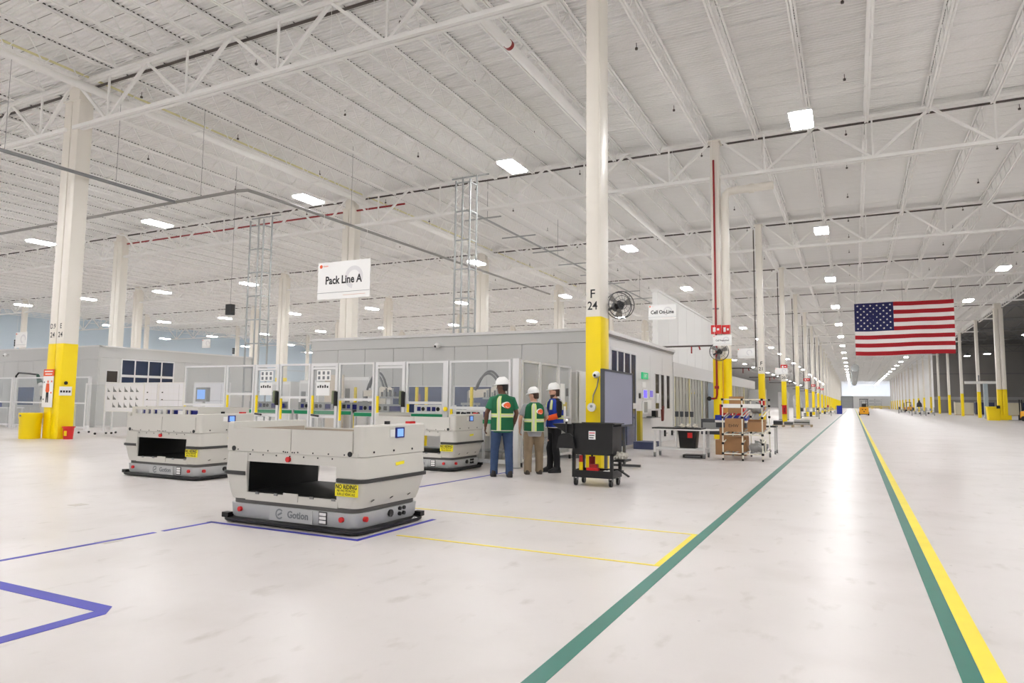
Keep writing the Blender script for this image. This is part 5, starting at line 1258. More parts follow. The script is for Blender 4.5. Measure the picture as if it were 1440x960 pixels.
SK1, SK2 = mat('brown_skin', (98, 64, 48), 0.55), mat('light_skin', (206, 160, 136), 0.55)
person(-5.93, 11.5, R(33), 1.80, 'worker in green vest and blue jeans, tallest of the three', dict(
    stance=0.135, foot_y=(0.05, -0.06), elbow={-1: (-0.285, -0.03, 1.15), 1: (0.27, 0.03, 1.15)}, wrist={-1: (-0.30, 0.07, 0.90), 1: (0.24, 0.16, 0.95)}, head_yaw=R(68), tilt=R(-4),
    skin=SK1, hair=HAIRB, short=True, shirt=mat('green_polo', (26, 104, 72), 0.85), vestm=GREENV, lime=LIME, silver=SILV, braces=(254, ), logo=287, trousers=DENIM, shoe=SHOE, sleeve=0.72, baggy=1.02, hem=0.80, vest=(0.83, 1.45)))
person(-5.60, 12.22, R(34), 1.64, 'worker in green vest, grey shirt and khaki trousers standing in the middle', dict(
    stance=0.125, foot_y=(0.0, 0.05), elbow={-1: (-0.285, 0.0, 1.16), 1: (0.28, 0.05, 1.17)}, wrist={-1: (-0.28, 0.12, 0.93), 1: (0.20, 0.22, 1.05)}, head_yaw=R(58), tilt=R(-8),
    skin=SK2, hair=HAIRR, short=True, shirt=mat('grey_tee', (150, 150, 152), 0.9), vestm=GREENV, lime=LIME, silver=SILV, braces=(264, ), logo=296, trousers=KHAKI, shoe=mat('brown_shoe', (64, 54, 44), 0.7), sleeve=0.8, baggy=1.18, hem=0.78, vest=(0.88, 1.45)))
BLUEV = mat('blue_vest', (24, 58, 160), 0.8, noise=0.1, nscale=6)
person(-5.40, 12.78, R(138), 1.73, 'bearded worker in blue vest, black trousers and orange-panelled sleeves', dict(
    stance=0.10, foot_y=(0.0, 0.06), elbow={-1: (-0.27, 0.02, 1.15), 1: (0.27, -0.02, 1.15)}, wrist={-1: (-0.10, 0.27, 1.07), 1: (0.10, 0.26, 1.05)}, head_yaw=R(-22), tilt=R(-6),
    hand_dir={-1: (0.7, 0.6, 0), 1: (-0.8, 0.5, 0)}, palm={-1: (0, -0.4, -0.6), 1: (0, -0.4, -0.6)}, thumb={-1: (0, 0.3, 1), 1: (0, 0.3, 1)},
    skin=SK2, hair=HAIRR, beard=True, shirt=BLKC, vestm=BLUEV, lime=mat('yellow_lime', (214, 236, 60), 0.6), silver=SILV, braces=(62, 118, 200, 340), front=True, logo=None, trousers=BLKC, shoe=mat('black_boot', (24, 24, 26), 0.6), sleeve=2, sleeve_patch=-1, baggy=0.98, hem=0.9, vest=(0.90, 1.45)))

# ================================================================ black tool cart
t = thing('tool_cart', 'black plastic tool cart with flared tray in front of column F 24', 'cart', (-3.95, 11.22, 0))
M_CART = mat('black_cart_plastic', (16, 16, 17), 0.4)
for sx, sy in ((-0.31, -0.19), (0.31, -0.19), (-0.31, 0.19), (0.31, 0.19)):
    c = MB().cyl((sx - 0.02, sy, 0.06), (sx + 0.02, sy, 0.06), 0.06, 16).build('caster', M_BLACK, t, smooth=True)
    B(sx - 0.035, sy - 0.03, 0.09, sx - 0.025, sy + 0.03, 0.14).build('caster_fork', M_GREY, c); B(sx + 0.025, sy - 0.03, 0.09, sx + 0.035, sy + 0.03, 0.14).build('caster_fork', M_GREY, c)
B(-0.36, -0.25, 0.14, 0.36, 0.25, 0.17).build('bottom_tray', M_CART, t)
for a in ((-0.36, -0.25, 0.36, -0.23), (-0.36, 0.23, 0.36, 0.25), (-0.36, -0.23, -0.34, 0.23), (0.34, -0.23, 0.36, 0.23)): B(a[0], a[1], 0.17, a[2], a[3], 0.26).build('tray_wall', M_CART, t)
for sx in (-0.335, 0.335):
    for sy in (-0.225, 0.225): B(sx - 0.025, sy - 0.025, 0.26, sx + 0.025, sy + 0.025, 0.55).build('leg', M_CART, t)
# deep hopper: open box with flared left lip
B(-0.36, -0.25, 0.52, 0.36, 0.25, 0.56).build('hopper_floor', M_CART, t)
MB().prism([(-0.36, 0.56), (0.36, 0.56), (0.36, 1.03), (-0.30, 1.03)], 'y', -0.25, -0.22).build('hopper_wall', M_CART, t); MB().prism([(-0.36, 0.56), (0.36, 0.56), (0.36, 1.03), (-0.36, 1.03)], 'y', 0.22, 0.25).build('hopper_wall', M_CART, t)
B(0.34, -0.22, 0.56, 0.36, 0.22, 0.99).build('hopper_wall', M_CART, t); B(-0.36, -0.22, 0.56, -0.34, 0.22, 0.85).build('hopper_wall', M_CART, t)
MB().loft([[(-0.72, -0.25, 1.01), (-0.72, 0.25, 1.01), (-0.72, 0.25, 1.03), (-0.72, -0.25, 1.03)], [(-0.34, -0.25, 0.80), (-0.34, 0.25, 0.80), (-0.34, 0.25, 1.03), (-0.34, -0.25, 1.03)]]).build('flared_lip', M_CART, t)
B(-0.36, -0.27, 1.03, 0.40, -0.21, 1.05).build('top_rim', M_CART, t); B(-0.36, 0.21, 1.03, 0.40, 0.27, 1.05).build('top_rim', M_CART, t); B(0.34, -0.21, 1.03, 0.40, 0.21, 1.05).build('top_rim', M_CART, t)
lb = B(-0.06, -0.256, 0.78, 0.06, -0.251, 0.92).build('instruction_label', M_PAPER, t)
for k in range(3): B(-0.05, -0.2575, 0.80 + k * 0.04, 0.03 + 0.01 * k, -0.2562, 0.815 + k * 0.04).build('printed_line', M_RED if k == 2 else M_INK, lb)
B(0.36, -0.2, 0.42, 0.54, 0.2, 0.45).build('side_shelf', M_CART, t)
# things on the cart
o = thing('dustpan', 'black dustpan hanging on the tool cart', 'dustpan', (-4.40, 10.93, 0.62))
MB().prism([(-0.17, 0.0), (0.17, 0.0), (0.13, 0.2), (0.06, 0.25), (-0.06, 0.25), (-0.13, 0.2)], 'y', -0.03, 0.03).build('pan', M_BLACK, o); MB().cyl((0, 0, 0.24), (0, 0, 0.45), 0.018, 8).build('handle', M_BLACK, o); MB().cyl((0, 0, 0.45), (0, 0.03, 0.48), 0.022, 8).build('hook', M_WHITE, o)
o = thing('spray_can', 'yellow spray can with red cap on the cart shelf', 'spray can', (-4.19, 11.08, 0.17)); MB().cyl((0, 0, 0), (0, 0, 0.22), 0.035, 14).build('body', M_YELLOW, o, smooth=True); MB().cyl((0, 0, 0.22), (0, 0, 0.33), 0.036, 14, 0.03).build('cap', M_RED, o, smooth=True)
o = thing('red_tool', 'red power tool lying on the lower cart tray', 'tool', (-3.98, 11.1, 0.17)); B(-0.10, -0.06, 0, 0.10, 0.06, 0.13).build('body', M_RED, o); B(-0.05, -0.05, 0.13, 0.08, 0.05, 0.19).build('handle', mat('deep_red', (160, 20, 20), 0.4), o); MB().cyl((0.1, 0, 0.06), (0.17, 0, 0.06), 0.03, 10).build('nose', M_BLACK, o, smooth=True)
o = thing('red_cylinder', 'dark red cylinder standing at the back of the cart tray', 'cylinder', (-4.08, 11.33, 0.17)); MB().cyl((0, 0, 0), (0, 0, 0.30), 0.055, 14).build('body', mat('deep_red', (160, 20, 20), 0.4), o, smooth=True); MB().cyl((0, 0, 0.3), (0, 0, 0.34), 0.02, 8).build('valve', M_BLACK, o)
o = thing('rag', 'crumpled white rag on the lower cart tray', 'rag', (-3.70, 11.08, 0.17))
m = MB(); m.sphere((0, 0, 0.05), 0.09, 0.07, 0.05, 12, 7); v = [(p[0] + 0.02 * math.sin(p[1] * 90 + p[2] * 60), p[1], max(0.0, p[2] + 0.015 * math.sin(p[0] * 80))) for p in m.v]; m.v = v; m.build('cloth', M_PAPER, o, smooth=True)
o = thing('work_gloves', 'crumpled grey gloves on the cart side shelf', 'gloves', (-3.51, 11.18, 0.45))
m = MB(); m.sphere((0, 0, 0.06), 0.11, 0.13, 0.06, 14, 8); m.v = [(p[0] + 0.025 * math.sin(p[1] * 70 + p[2] * 50), p[1], max(0.0, p[2] + 0.025 * math.sin(p[0] * 75 + p[1] * 40))) for p in m.v]; m.build('cloth', mat('glove_grey', (200, 196, 186), 0.9, noise=0.5, nscale=30), o, smooth=True); o.name = 'work_gloves'
for i in range(4): MB().tube([(-0.06 + 0.04 * i, -0.09, 0.04), (-0.07 + 0.045 * i, -0.14, 0.05), (-0.07 + 0.05 * i, -0.17, 0.03)], 0.014, 6).build('finger', mat('glove_grey', (200, 196, 186), 0.9), o, smooth=True)
o = thing('pry_bar', 'black angled bar sticking out of the cart tray', 'bar', (-3.7, 11.15, 0.28)); MB().bar((-0.1, 0, 0.0), (0.16, -0.02, 0.01), 0.04, 0.02).build('shaft', M_BLACK, o); MB().bar((0.16, -0.02, 0.01), (0.36, -0.1, -0.09), 0.04, 0.02).build('claw', M_BLACK, o)

# ================================================================ large display on a stand beside column F 24
p1, p2 = Vector((-4.38, 12.75, 0)), Vector((-4.47, 15.0, 0))
d = (p2 - p1); L = d.length; ang = math.atan2(d.y, d.x)
t = thing('display_board', 'large slate-grey display board on a stand beside column F 24', 'display', ((p1.x + p2.x) / 2, (p1.y + p2.y) / 2, 0), ang)
B(-L / 2 + 0.04, -0.03, 0.93, L / 2 - 0.04, 0.03, 2.02).build('screen', M_BOARD, t)
for a in ((-L / 2, 0.89, L / 2, 0.93), (-L / 2, 2.02, L / 2, 2.06), (-L / 2, 0.93, -L / 2 + 0.04, 2.02), (L / 2 - 0.04, 0.93, L / 2, 2.02)): B(a[0], -0.04, a[1], a[2], 0.04, a[3]).build('frame', M_HOSE, t)
for sx in (-0.7, 0.7):
    B(sx - 0.04, 0.03, 0.06, sx + 0.04, 0.08, 1.2).build('stand_leg', M_HOSE, t); B(sx - 0.04, -0.3, 0.02, sx + 0.04, 0.35, 0.07).build('stand_foot', M_HOSE, t)
t = thing('floor_fan_base', 'blue crate on the floor beside the blue room door', 'crate', (-5.75, 20.9, 0)); t.name = 'floor_crate'
B(-0.3, -0.4, 0.0, 0.3, 0.4, 0.22).build('crate_body', mat('slate_blue', (70, 78, 110), 0.5), t); MB().cyl((0.302, 0, 0.12), (0.31, 0, 0.12), 0.08, 14).build('round_port', M_ZINC, t)
t = thing('safety_rail', 'yellow upright guard leaning by the blue room door', 'guard', (-6.05, 21.2, 0)); B(-0.06, -0.12, 0, 0.06, 0.12, 1.15).build('panel', mat('dull_yellow', (190, 170, 40), 0.5), t); B(-0.1, -0.16, 0, 0.1, 0.16, 0.03).build('foot', M_GREY, t)
# camera and cable box on column F 24
t = thing('security_camera', 'white dome camera on the yellow base of column F 24', 'camera', (FX + 0.08, Y0 - C1D / 2 - 0.007, 1.98), group='white dome cameras')
MB().cyl((0, 0, 0), (0, -0.05, 0), 0.07, 14).build('mount', M_WHITE, t, smooth=True); MB().sphere((0, -0.08, -0.01), 0.065, n=14).build('dome', M_WHITE, t, smooth=True); MB().sphere((0.0, -0.13, -0.02), 0.03, n=10).build('lens', M_INK, t, smooth=True)
t = thing('junction_box', 'round white cable box with grey cable on column F 24', 'junction box', (FX - 0.02, Y0 - C1D / 2 - 0.007, 1.30))
MB().cyl((0, 0, 0), (0, -0.06, 0), 0.09, 18).build('box', M_WHITE, t, smooth=True); MB().cyl((0, -0.06, 0.02), (0, -0.065, 0.02), 0.03, 12).build('label', M_ZINC, t)
MB().tube([(0.02, -0.03, 0.08), (0.04, -0.05, 0.25), (0.12, -0.05, 0.42), (0.15, -0.04, 0.6)], 0.012, 6).build('cable', M_GREY, t, smooth=True)

# ================================================================ workbench beside the pipe rack
t = thing('work_bench', 'white aluminium rolling workbench with a black top edge', 'workbench', (-4.05, 18.2, 0))
for sx in (-0.66, 0.62):
    for sy in (-0.28, 0.28):
        B(sx - 0.025, sy - 0.025, 0.12, sx + 0.025, sy + 0.025, 0.70).build('leg', M_ALU, t); c = MB().cyl((sx - 0.02, sy, 0.055), (sx + 0.02, sy, 0.055), 0.055, 14).build('caster', M_GREY, t, smooth=True); B(sx - 0.03, sy - 0.025, 0.08, sx + 0.03, sy + 0.025, 0.125).build('caster_fork', M_ZINC, c)
for sy in (-0.28, 0.28): B(-0.66, sy - 0.02, 0.2, 0.62, sy + 0.02, 0.24).build('rail', M_ALU, t)
for sx in (-0.66, -0.1, 0.62): B(sx - 0.02, -0.28, 0.2, sx + 0.02, 0.28, 0.24).build('rail', M_ALU, t)
B(-0.1 - 0.02, -0.30, 0.24, -0.1 + 0.02, -0.26, 0.7).build('leg', M_ALU, t)
B(-0.70, -0.33, 0.70, 0.66, 0.33, 0.735).build('top', M_WHITE, t); B(-0.72, -0.34, 0.735, 0.55, 0.34, 0.765).build('top_pad', M_BLACK, t)
MB().bar((0.6, -0.2, 0.72), (0.98, -0.35, 0.74), 0.08, 0.04).build('pull_handle', M_WHITE, t)
o = thing('waste_bin', 'black waste bin with red label under the workbench', 'bin', (-3.87, 18.15, 0.24))
MB().loft([[(a, b, z) for a, b in rrect(hx, hy, 0.04, 3)] for hx, hy, z in ((0.20, 0.2, 0), (0.235, 0.24, 0.42), (0.245, 0.25, 0.43), (0.245, 0.25, 0.45))]).build('body', M_BLACK, o, smooth=True); B(0.02, -0.25, 0.27, 0.14, -0.238, 0.40).build('label', M_RED, o)
o.location.z = 0.245
o = thing('dark_crate', 'dark flat tray under the workbench on the floor', 'tray', (-3.75, 18.2, 0)); B(-0.25, -0.2, 0, 0.25, 0.2, 0.08).build('tray_body', M_BLACK, o); B(-0.2, -0.205, 0.03, 0.2, -0.2, 0.05).build('tray_rim', M_GREY, o)
o = thing('bottle_rack', 'row of small taps and bottles standing on the workbench', 'bottles', (-4.0, 18.25, 0.766))
for k in range(4):
    b = MB().cyl((-0.2 + k * 0.13, 0, 0), (-0.2 + k * 0.13, 0, 0.30), 0.012, 8).build('stem', M_ZINC, o); MB().cyl((-0.2 + k * 0.13, 0, 0.28), (-0.2 + k * 0.13, 0, 0.42), 0.045, 12, 0.05).build('knob', M_HOSE, b, smooth=True)
B(-0.25, -0.06, 0, 0.25, 0.06, 0.03).build('base', M_GREY, o)
for k, (dx, dy) in enumerate(((-0.02, -0.18), (0.15, -0.2), (0.31, -0.15))):
    o = thing('plastic_bag', f'crumpled clear plastic wrap on the workbench, {ORD[k]} piece', 'plastic wrap', (-4.0 + dx, 18.25 + dy, 0.766), group='plastic wraps on the workbench')
    m = MB(); m.sphere((0, 0, 0.05), 0.07, 0.06, 0.06, 10, 6); m.v = [(p[0] + 0.02 * math.sin(p[2] * 100), p[1], max(0, p[2] + 0.01 * math.sin(p[0] * 120))) for p in m.v]; m.build('wrap', mat('plastic_wrap', (228, 222, 208), 0.25), o, smooth=True)

# ================================================================ white pipe rack
t = thing('pipe_rack_cart', 'white tube rack with black joints holding cardboard boxes', 'rack', (-2.48, 17.95, 0))
xs_ = (-0.47, 0.0, 0.47); ys_ = (-0.15, 1.45); r = 0.014
def pole(p, q, rr=0.016): MB().cyl(p, q, rr, 10).build('tube', M_CREAMPIPE, t, smooth=True)
def joint(p): MB().cbox(p, 0.055, 0.055, 0.055).build('joint', M_BLACK, t)
for x in xs_:
    for y in ys_:
        pole((x, y, 0.03 if y < 0 else 0.1), (x, y, 1.52)); MB().cyl((x, y, 0), (x, y, 0.05), 0.022, 8).build('foot', M_BLACK, t)
        for zz in (0.17, 0.42, 0.64, 1.06, 1.35, 1.51): 
            if zz in (0.42,) and y > 0: continue
            joint((x, y, zz))
for zz in (0.17, 0.64, 1.35, 1.51):
    for y in ys_: pole((xs_[0], y, zz), (xs_[2], y, zz))
for x in xs_:
    pole((x, ys_[0], 0.17), (x, ys_[1], 0.17)); pole((x, ys_[0], 0.64), (x, ys_[1], 0.72)); pole((x, ys_[0], 1.06), (x, ys_[1], 1.25)); pole((x, ys_[0], 0.42), (x, 0.45, 0.5)); pole((x, 0.45, 0.17), (x, 0.45, 0.5))
for k in range(6): MB().bar((-0.4 + k * 0.16, ys_[0], 0.655), (-0.4 + k * 0.16, ys_[1], 0.735), 0.03, 0.02).build('roller_track', M_ZINC, t)
for k in range(6): MB().bar((-0.4 + k * 0.16, ys_[0] + 0.02, 1.055), (-0.4 + k * 0.16, ys_[1], 1.265), 0.03, 0.02).build('roller_track', M_ZINC, t)
for k in range(5): MB().bar((-0.4 + k * 0.2, ys_[0], 0.185), (-0.4 + k * 0.2, ys_[1], 0.185), 0.03, 0.02).build('roller_track', M_ZINC, t)
for x in (xs_[0] + 0.02, xs_[1] + 0.02): B(x, ys_[0] - 0.03, 1.30, x + 0.42, ys_[0] - 0.02, 1.40).build('label_holder', M_PAPER, t)
for x in xs_: MB().cyl((x - 0.02, ys_[1] + 0.0, 0.06), (x + 0.02, ys_[1], 0.06), 0.06, 12).build('caster', M_GREY, t, smooth=True)
def carton(x, y, z, w, d, h, label, rot=0.0, mark=None, group='cardboard boxes on the pipe rack'):
    o = thing('cardboard_box', label, 'box', (x, y, z), rot, group)
    b = B(-w / 2, -d / 2, 0, w / 2, d / 2, h).build('carton', M_CARD, o); B(-w / 2 - 0.001, -0.025, h, w / 2 + 0.001, 0.025, h + 0.002).build('tape_strip', mat('box_tape', (196, 164, 120), 0.3), o)
    if mark: text('lettering', mark, h * 0.33, M_INK, o, (0, -d / 2 - 0.003, h * 0.35))
    return o
carton(-2.72, 18.2, 0.70, 0.42, 0.4, 0.33, 'cardboard box with black lettering on the middle rack shelf', 0, 'EHW')
carton(-2.22, 18.3, 0.71, 0.36, 0.36, 0.24, 'cardboard box right of the lettered box on the rack')
carton(-2.25, 18.8, 0.74, 0.40, 0.36, 0.26, 'cardboard box at the back right of the middle rack shelf')
carton(-2.75, 18.5, 1.16, 0.34, 0.34, 0.20, 'cardboard box tilted on the upper rack shelf', R(8))
carton(-2.72, 18.55, 1.37, 0.3, 0.3, 0.22, 'topmost cardboard box above the pipe rack', R(-5))
carton(-2.70, 18.5, 0.20, 0.5, 0.5, 0.36, 'large cardboard box on the bottom rack shelf')
for k, (bx, by, bz) in enumerate(((-2.2, 18.1, 0.20), (-2.15, 18.75, 0.20), (-2.2, 18.45, 1.16))):
    o = thing('parts_bag', ('grey plastic parts bag on the bottom rack shelf near the front', 'grey plastic parts bag on the bottom rack shelf at the back', 'grey plastic parts bag on the upper rack shelf')[k], 'bag', (bx, by, bz), group='parts bags on the pipe rack')
    m = MB(); m.sphere((0, 0, 0.12), 0.17, 0.2, 0.12, 16, 10); m.v = [(p[0] + 0.02 * math.sin(p[1] * 40 + p[2] * 50), p[1] + 0.015 * math.sin(p[0] * 50), max(0, p[2] + 0.02 * math.sin(p[0] * 38 + k))) for p in m.v]; m.build('bag_body', mat('grey_bag', (150, 150, 148), 0.3), o, smooth=True)
    MB().cyl((0, 0, 0.22), (0.02, 0, 0.29), 0.03, 8, 0.06).build('bag_neck', mat('grey_bag', (150, 150, 148), 0.3), o, smooth=True)
carton(-3.05, 19.9, 0.0, 0.8, 0.6, 0.40, 'wide cardboard box on the floor beside the pipe rack', 0, None, 'cardboard boxes on the floor')
carton(-3.0, 19.95, 0.402, 0.75, 0.5, 0.34, 'cardboard box stacked on the wide floor box', R(6), None, 'cardboard boxes on the floor')
o = thing('stacked_tote', 'blue and white crate on the cardboard behind the pipe rack', 'crate', (-3.05, 20.0, 0.744)); B(-0.4, -0.28, 0, 0.4, 0.28, 0.14).build('crate_body', M_HOSE, o); B(-0.42, -0.3, 0.14, 0.42, 0.3, 0.20).build('crate_rim', M_WHITE, o); B(-0.42, -0.3, 0.20, 0.42, 0.3, 0.34).build('crate_lid', M_TUBBLUE, o)
o = thing('red_carton', 'red printed carton in front of the red-riser column', 'carton', (-3.05, 20.0, 1.085)); MB().prism([(-0.3, 0), (0.42, 0), (0.3, 0.28), (-0.3, 0.3)], 'y', -0.25, 0.25).build('carton', M_RED, o); B(-0.2, -0.254, 0.06, 0.0, -0.2505, 0.2).build('printed_picture', mat('amber_print', (220, 160, 80), 0.5), o)
t = thing('grey_machine_bin', 'dark grey equipment box between the workbench and rack', 'equipment', (-3.6, 21.0, 0)); B(-0.45, -0.3, 0.5, 0.45, 0.3, 0.95).build('case', M_HOSE, t); B(-0.4, -0.305, 0.6, 0.2, -0.3, 0.85).build('panel', M_ZINC, t)
for sx in (-0.4, 0.36):
    for sy in (-0.26, 0.22): B(sx, sy, 0, sx + 0.04, sy + 0.04, 0.5).build('leg', M_ALU, t)
t = thing('work_bench', 'second rolling bench with blue and black tops behind the pipe rack', 'workbench', (-2.42, 20.9, 0))
B(-0.6, -0.3, 0.75, 0.45, 0.3, 0.79).build('top', M_BLACK, t); B(-0.55, -0.25, 0.79, -0.1, 0.25, 0.86).build('blue_mat', M_TUBBLUE, t)
for sx in (-0.56, 0.4):
    for sy in (-0.26, 0.26): B(sx, sy - 0.02, 0.1, sx + 0.04, sy + 0.02, 0.75).build('leg', M_ALU, t); MB().cyl((sx, sy, 0.05), (sx + 0.04, sy, 0.05), 0.05, 12).build('caster', M_GREY, t, smooth=True)

# ================================================================ down the aisle
def pallet(x, y, label, loads):
    t = thing('pallet', label, 'pallet', (x, y, 0), group='pallets by the aisle')
    for k in range(5): B(-0.6, -0.5 + k * 0.22, 0.11, 0.6, -0.38 + k * 0.22, 0.135).build('deck_board', mat('pallet_wood', (186, 168, 140), 0.8), t)
    for k in range(3): B(-0.6 + k * 0.55, -0.5, 0.0, -0.5 + k * 0.55, 0.5, 0.11).build('stringer', mat('pallet_wood', (186, 168, 140), 0.8), t)
    for k, (lx, w, h, m) in enumerate(loads):
        o = thing('flat_case', f'{label.split()[0]} pallet load, {ORD[k]} flat case', 'case', (x + lx, y, 0.136), group='flat cases on pallets'); B(-w / 2, -0.35, 0, w / 2, 0.35, h).build('case', m, o); B(-w / 2 - 0.005, -0.36, h * 0.4, w / 2 + 0.005, -0.35, h * 0.6).build('strap', M_INK, o)
pallet(-3.95, 46.0, 'nearer pallet with dark cases by the third column', ((-0.3, 0.5, 0.25, M_HOSE), (0.32, 0.5, 0.2, M_GREY)))
pallet(-2.95, 47.3, 'farther pallet with a grey case beside the teal line', ((0.0, 0.9, 0.3, M_ROOMW),))
def cabinet(x, y, w, d, h, label, m=M_ZINC):
    t = thing('control_cabinet', label, 'cabinet', (x, y, 0), group='grey cabinets along the aisle'); B(-w / 2, -d / 2, 0.1, w / 2, d / 2, h).build('body', m, t); B(-w / 2 + 0.04, -d / 2 - 0.015, 0.15, w / 2 - 0.04, -d / 2, h - 0.06).build('door', m, t)
    B(-0.15, -d / 2 - 0.03, h * 0.5, 0.1, -d / 2 - 0.015, h * 0.5 + 0.14).build('switch', M_BLACK, t); B(w / 2 - 0.14, -d / 2 - 0.04, h * 0.38, w / 2 - 0.08, -d / 2 - 0.015, h * 0.46).build('handle', M_BLACK, t); B(-w / 2, -d / 2, 0, w / 2, d / 2, 0.1).build('plinth', M_GREY, t)
cabinet(-6.2, 52.5, 1.15, 0.8, 2.45, 'tall grey electric cabinet behind the third aisle column', M_ROOMW)
cabinet(-6.25, 36.5, 0.9, 0.6, 2.45, 'pale blue-grey cabinet between the pipe rack and third column', mat('pale_blue_cabinet', (176, 188, 200), 0.4))
cabinet(-5.6, 66.0, 0.8, 0.8, 2.5, 'grey cabinet beside the fifth aisle column', M_ROOMW)
cabinet(-5.4, 80.0, 0.8, 0.8, 2.4, 'grey cabinet beside the sixth aisle column', M_ROOMW)
# forklifts
def forklift(x, y, rot, label):
    t = thing('forklift', label, 'forklift', (x, y, 0), rot, 'yellow forklifts')
    M_F = M_FORK
    MB().loft([[(a, b, z) for a, b in rrect(hx, hy, 0.12, 4, 0, cy)] for hx, hy, cy, z in ((0.55, 0.9, 0, 0.2), (0.58, 0.95, 0, 0.4), (0.58, 0.92, 0, 0.95), (0.52, 0.4, -0.4, 1.15))]).build('body', M_F, t, smooth=True)
    B(-0.5, -1.02, 0.25, 0.5, -0.9, 1.05).build('counterweight', M_F, t)
    for sx in (-0.25, 0.12): B(sx, -1.03, 0.75, sx + 0.14, -1.02, 0.87).build('lamp', M_INK, t)
    B(-0.08, -1.03, 0.45, 0.08, -1.02, 0.58).build('tow_pin', M_INK, t)
    for sx in (-0.5, 0.44):
        for sy in (-0.55, 0.55): MB().bar((sx + 0.03, sy, 0.9), (sx + 0.03, sy * 0.8, 2.2), 0.06).build('guard_post', M_BLACK, t)
    B(-0.54, -0.5, 2.18, 0.54, 0.5, 2.28).build('overhead_guard', M_BLACK, t); B(-0.25, -0.3, 0.95, 0.25, 0.15, 1.1).build('seat', M_BLACK, t); B(-0.25, -0.38, 1.1, 0.25, -0.28, 1.6).build('seat_back', M_BLACK, t)
    for sx in (-0.55, 0.55):
        for sy in (-0.6, 0.6): MB().cyl((sx - 0.09, sy, 0.25), (sx + 0.09, sy, 0.25), 0.25, 16).build('wheel', M_BLACK, t, smooth=True)
    for sx in (-0.32, 0.26): B(sx, 0.98, 0.1, sx + 0.06, 1.08, 2.1).build('mast_rail', M_BLACK, t); B(sx, 1.08, 0.06, sx + 0.08, 2.0, 0.1).build('fork', M_GREY, t)
    B(-0.45, 1.08, 0.1, 0.45, 1.12, 0.6).build('carriage', M_BLACK, t)
forklift(1.3, 107.5, 0.0, 'yellow forklift driving down the middle of the far aisle')
forklift(15.6, 82.0, R(60), 'yellow forklift at the right picture edge')
forklift(12.3, 196, R(80), 'orange forklift parked far off before the end wall')
def parts_cart(x, y, label, rnd):
    rg_ = random.Random(rnd); t = thing('parts_cart', label, 'cart', (x, y, 0), group='grey parts carts along the aisle')
    for zz in (0.2, 0.7): B(-0.9, -0.5, zz, 0.9, 0.5, zz + 0.04).build('shelf', M_ZINC, t)
    for sx in (-0.87, 0.83):
        for sy in (-0.47, 0.43): B(sx, sy, 0.1, sx + 0.04, sy + 0.04, 1.2).build('post', M_GREY, t); MB().cyl((sx, sy, 0.06), (sx + 0.04, sy, 0.06), 0.06, 10).build('caster', M_BLACK, t)
    for k in range(6): xx = -0.8 + k * 0.27; zz = 0.24 if k % 2 else 0.74; B(xx, -0.3, zz, xx + 0.22, 0.3, zz + 0.15 + rg_.random() * 0.3).build('stored_part', (M_HOSE, M_ZINC, M_ROOMW)[k % 3], t)
for k, (x, y, lab) in enumerate(((8.3, 113, 'grey parts cart nearest on the right of the far aisle'), (9.6, 116, 'grey parts cart beside the nearest one on the right'), (8.1, 141, 'dark parts cart farther down the right of the aisle'), (-3.4, 96, 'parts cart left of the far aisle by the sixth column'), (-3.3, 118, 'parts cart left of the far aisle beside the blue barrel'), (-3.9, 74, 'parts cart by the fifth aisle column'))): parts_cart(x, y, lab, k)
t = thing('person_seated_machine', 'dark upright machine beside the right parts carts', 'machine', (8.4, 113.2, 1.24)); t.name = 'upright_machine'
MB().loft([ell(0, 0, z, rx, ry, 12) for z, rx, ry in ((0, 0.35, 0.25), (0.5, 0.3, 0.2), (0.7, 0.12, 0.12), (0.95, 0.1, 0.1))]).build('housing', M_INK, t, smooth=True); B(-0.45, -0.2, -0.02, 0.45, 0.2, 0.0).build('base_plate', M_GREY, t)
t = thing('blue_barrel', 'blue barrel left of the far aisle', 'barrel', (-1.95, 118, 0)); MB().cyl((0, 0, 0), (0, 0, 1.25), 0.4, 18).build('drum', M_TUBBLUE, t, smooth=True); MB().cyl((0, 0, 1.25), (0, 0, 1.3), 0.41, 18).build('lid', M_NAVY, t)
# far end of the aisle: dock door, racks, barriers
t = thing('dock_door', 'pale roll-up dock door at the far end of the aisle', 'door', (-2.5, YEND - 0.05, 0)); 
for k in range(8): B(-2.2, -0.06, 0.05 + k * 0.62, 2.2, 0.0, 0.62 + k * 0.62).build('door_slat', M_ZINC, t)
B(-2.5, -0.1, 0, -2.2, 0.0, 5.2).build('jamb', M_GREY, t); B(2.2, -0.1, 0, 2.5, 0.0, 5.2).build('jamb', M_GREY, t); B(-2.5, -0.1, 5.0, 2.5, 0, 5.3).build('lintel', M_GREY, t)
for k, x in enumerate((4.6, 7.2, 9.8)):
    t = thing('pallet_rack', f'grey storage rack at the far end wall, {ORD[k]} from the dock door', 'rack', (x, YEND - 4, 0), group='storage racks at the end wall')
    for sx in (-1.2, 1.1):
        for sy in (-0.5, 0.4): B(sx, sy, 0, sx + 0.1, sy + 0.1, 4.2).build('upright', M_GREY, t)
    for zz in (0.3, 1.6, 2.9): B(-1.2, -0.5, zz, 1.2, 0.5, zz + 0.1).build('beam_shelf', M_ZINC, t); B(-1.0, -0.4, zz + 0.1, 1.0, 0.4, zz + 0.9).build('stored_load', M_ROOMW, t)
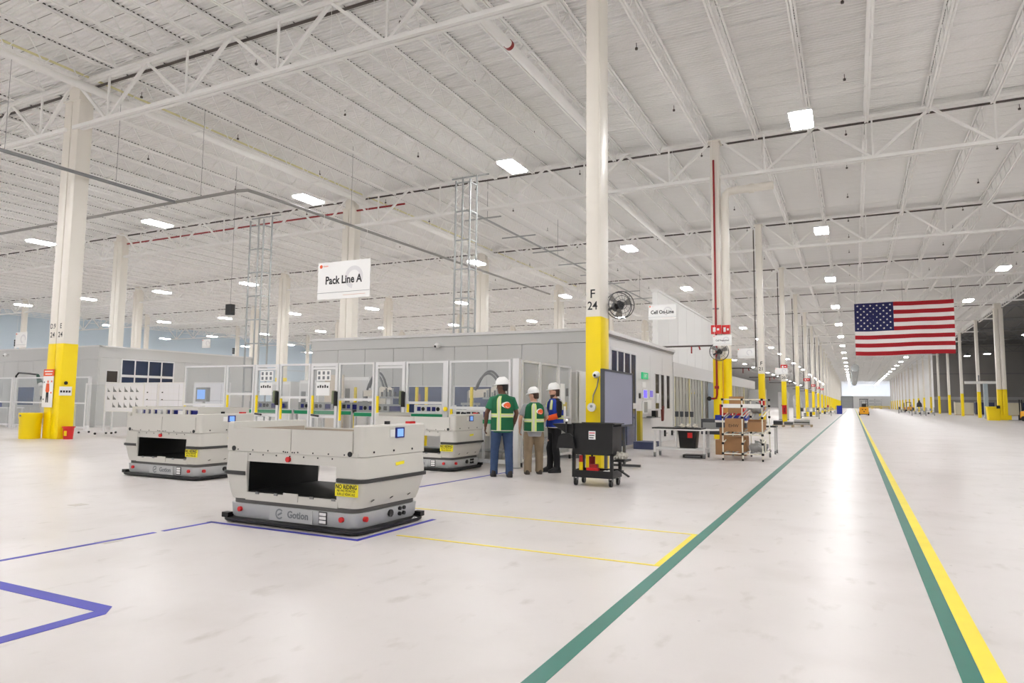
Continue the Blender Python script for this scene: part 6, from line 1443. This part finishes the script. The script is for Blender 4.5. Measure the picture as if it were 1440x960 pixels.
for k, x in enumerate((5.0, 8.0, 11.0)):
    t = thing('safety_barrier', f'yellow floor barrier before the end wall, {ORD[k]} from the aisle', 'barrier', (x, 300, 0), group='yellow floor barriers')
    B(-1.4, -0.05, 0.9, 1.4, 0.05, 1.1).build('rail', M_YELLOW, t); B(-1.4, -0.05, 0.4, 1.4, 0.05, 0.6).build('rail', M_YELLOW, t); B(-1.4, -0.1, 0, -1.2, 0.1, 1.2).build('post', M_YELLOW, t); B(1.2, -0.1, 0, 1.4, 0.1, 1.2).build('post', M_YELLOW, t)
t = struct(B(-4.4, YEND - 0.08, 5.5, 14.6, YEND - 0.02, 12.0).build('glow_panel_1', mat('end_wall_glow', (235, 240, 245), 0.5, emit=(235, 242, 255), estr=0.7)))  # glowing panel, added to brighten the far end wall
# right hall: bins, white beam frame, low storage
t = thing('waste_drum', 'yellow square bin beside the nearest right column', 'bin', (12.7, 84.2, 0)); MB().loft([[(a, b, z) for a, b in rrect(w, w, 0.1, 3)] for w, z in ((0.5, 0), (0.58, 1.3), (0.62, 1.32), (0.62, 1.4))]).build('body', M_YELLOW, t, smooth=True); B(0.2, -0.64, 1.2, 0.5, -0.5, 1.5).build('lid', M_INK, t)
t = thing('column_guard', 'yellow bumper around the nearest right column', 'guard', (14.0, CY(5), 0))
for a in ((-0.65, -0.6, 0.65, -0.45), (-0.65, 0.45, 0.65, 0.6), (-0.65, -0.45, -0.5, 0.45), (0.5, -0.45, 0.65, 0.45)): B(a[0], a[1], 0, a[2], a[3], 0.5).build('guard_side', M_YELLOW, t)
t = thing('white_gantry', 'pale blue lifting frame between the right hall columns', 'frame', (13.7, 95, 0))
B(-0.3, -0.4, 0, 0.3, 0.4, 0.2).build('base', M_ROOMW, t); B(-0.2, -0.2, 0.2, 0.2, 0.2, 4.0).build('mast', mat('pale_frame', (176, 190, 196), 0.4), t); B(-2.0, -0.15, 4.0, 1.4, 0.15, 4.3).build('arm', M_WHITE, t); MB().cyl((-0.6, 0, 4.3), (-0.6, 0, 5.0), 0.08, 10).build('hoist', M_GREY, t)
for k in range(7):
    x = 15.5 + k * 3.0
    t = thing('storage_crate', f'{("cream", "dark blue")[k % 2]} crate along the dark right wall, {ORD[k]} from the aisle', 'crate', (x, 128 + (k % 2) * 2, 0), group='crates along the dark right wall')
    m = mat('cream_crate', (206, 198, 172), 0.7) if k % 2 == 0 else mat('navy_crate', (44, 50, 84), 0.6)
    B(-1.2, -0.8, 0.15, 1.2, 0.8, 2.0).build('crate_body', m, t); B(-1.25, -0.85, 2.0, 1.25, 0.85, 2.1).build('lid', M_GREY, t); B(-1.2, -0.8, 0, 1.2, 0.8, 0.15).build('skid', mat('pallet_wood', (186, 168, 140), 0.8), t)
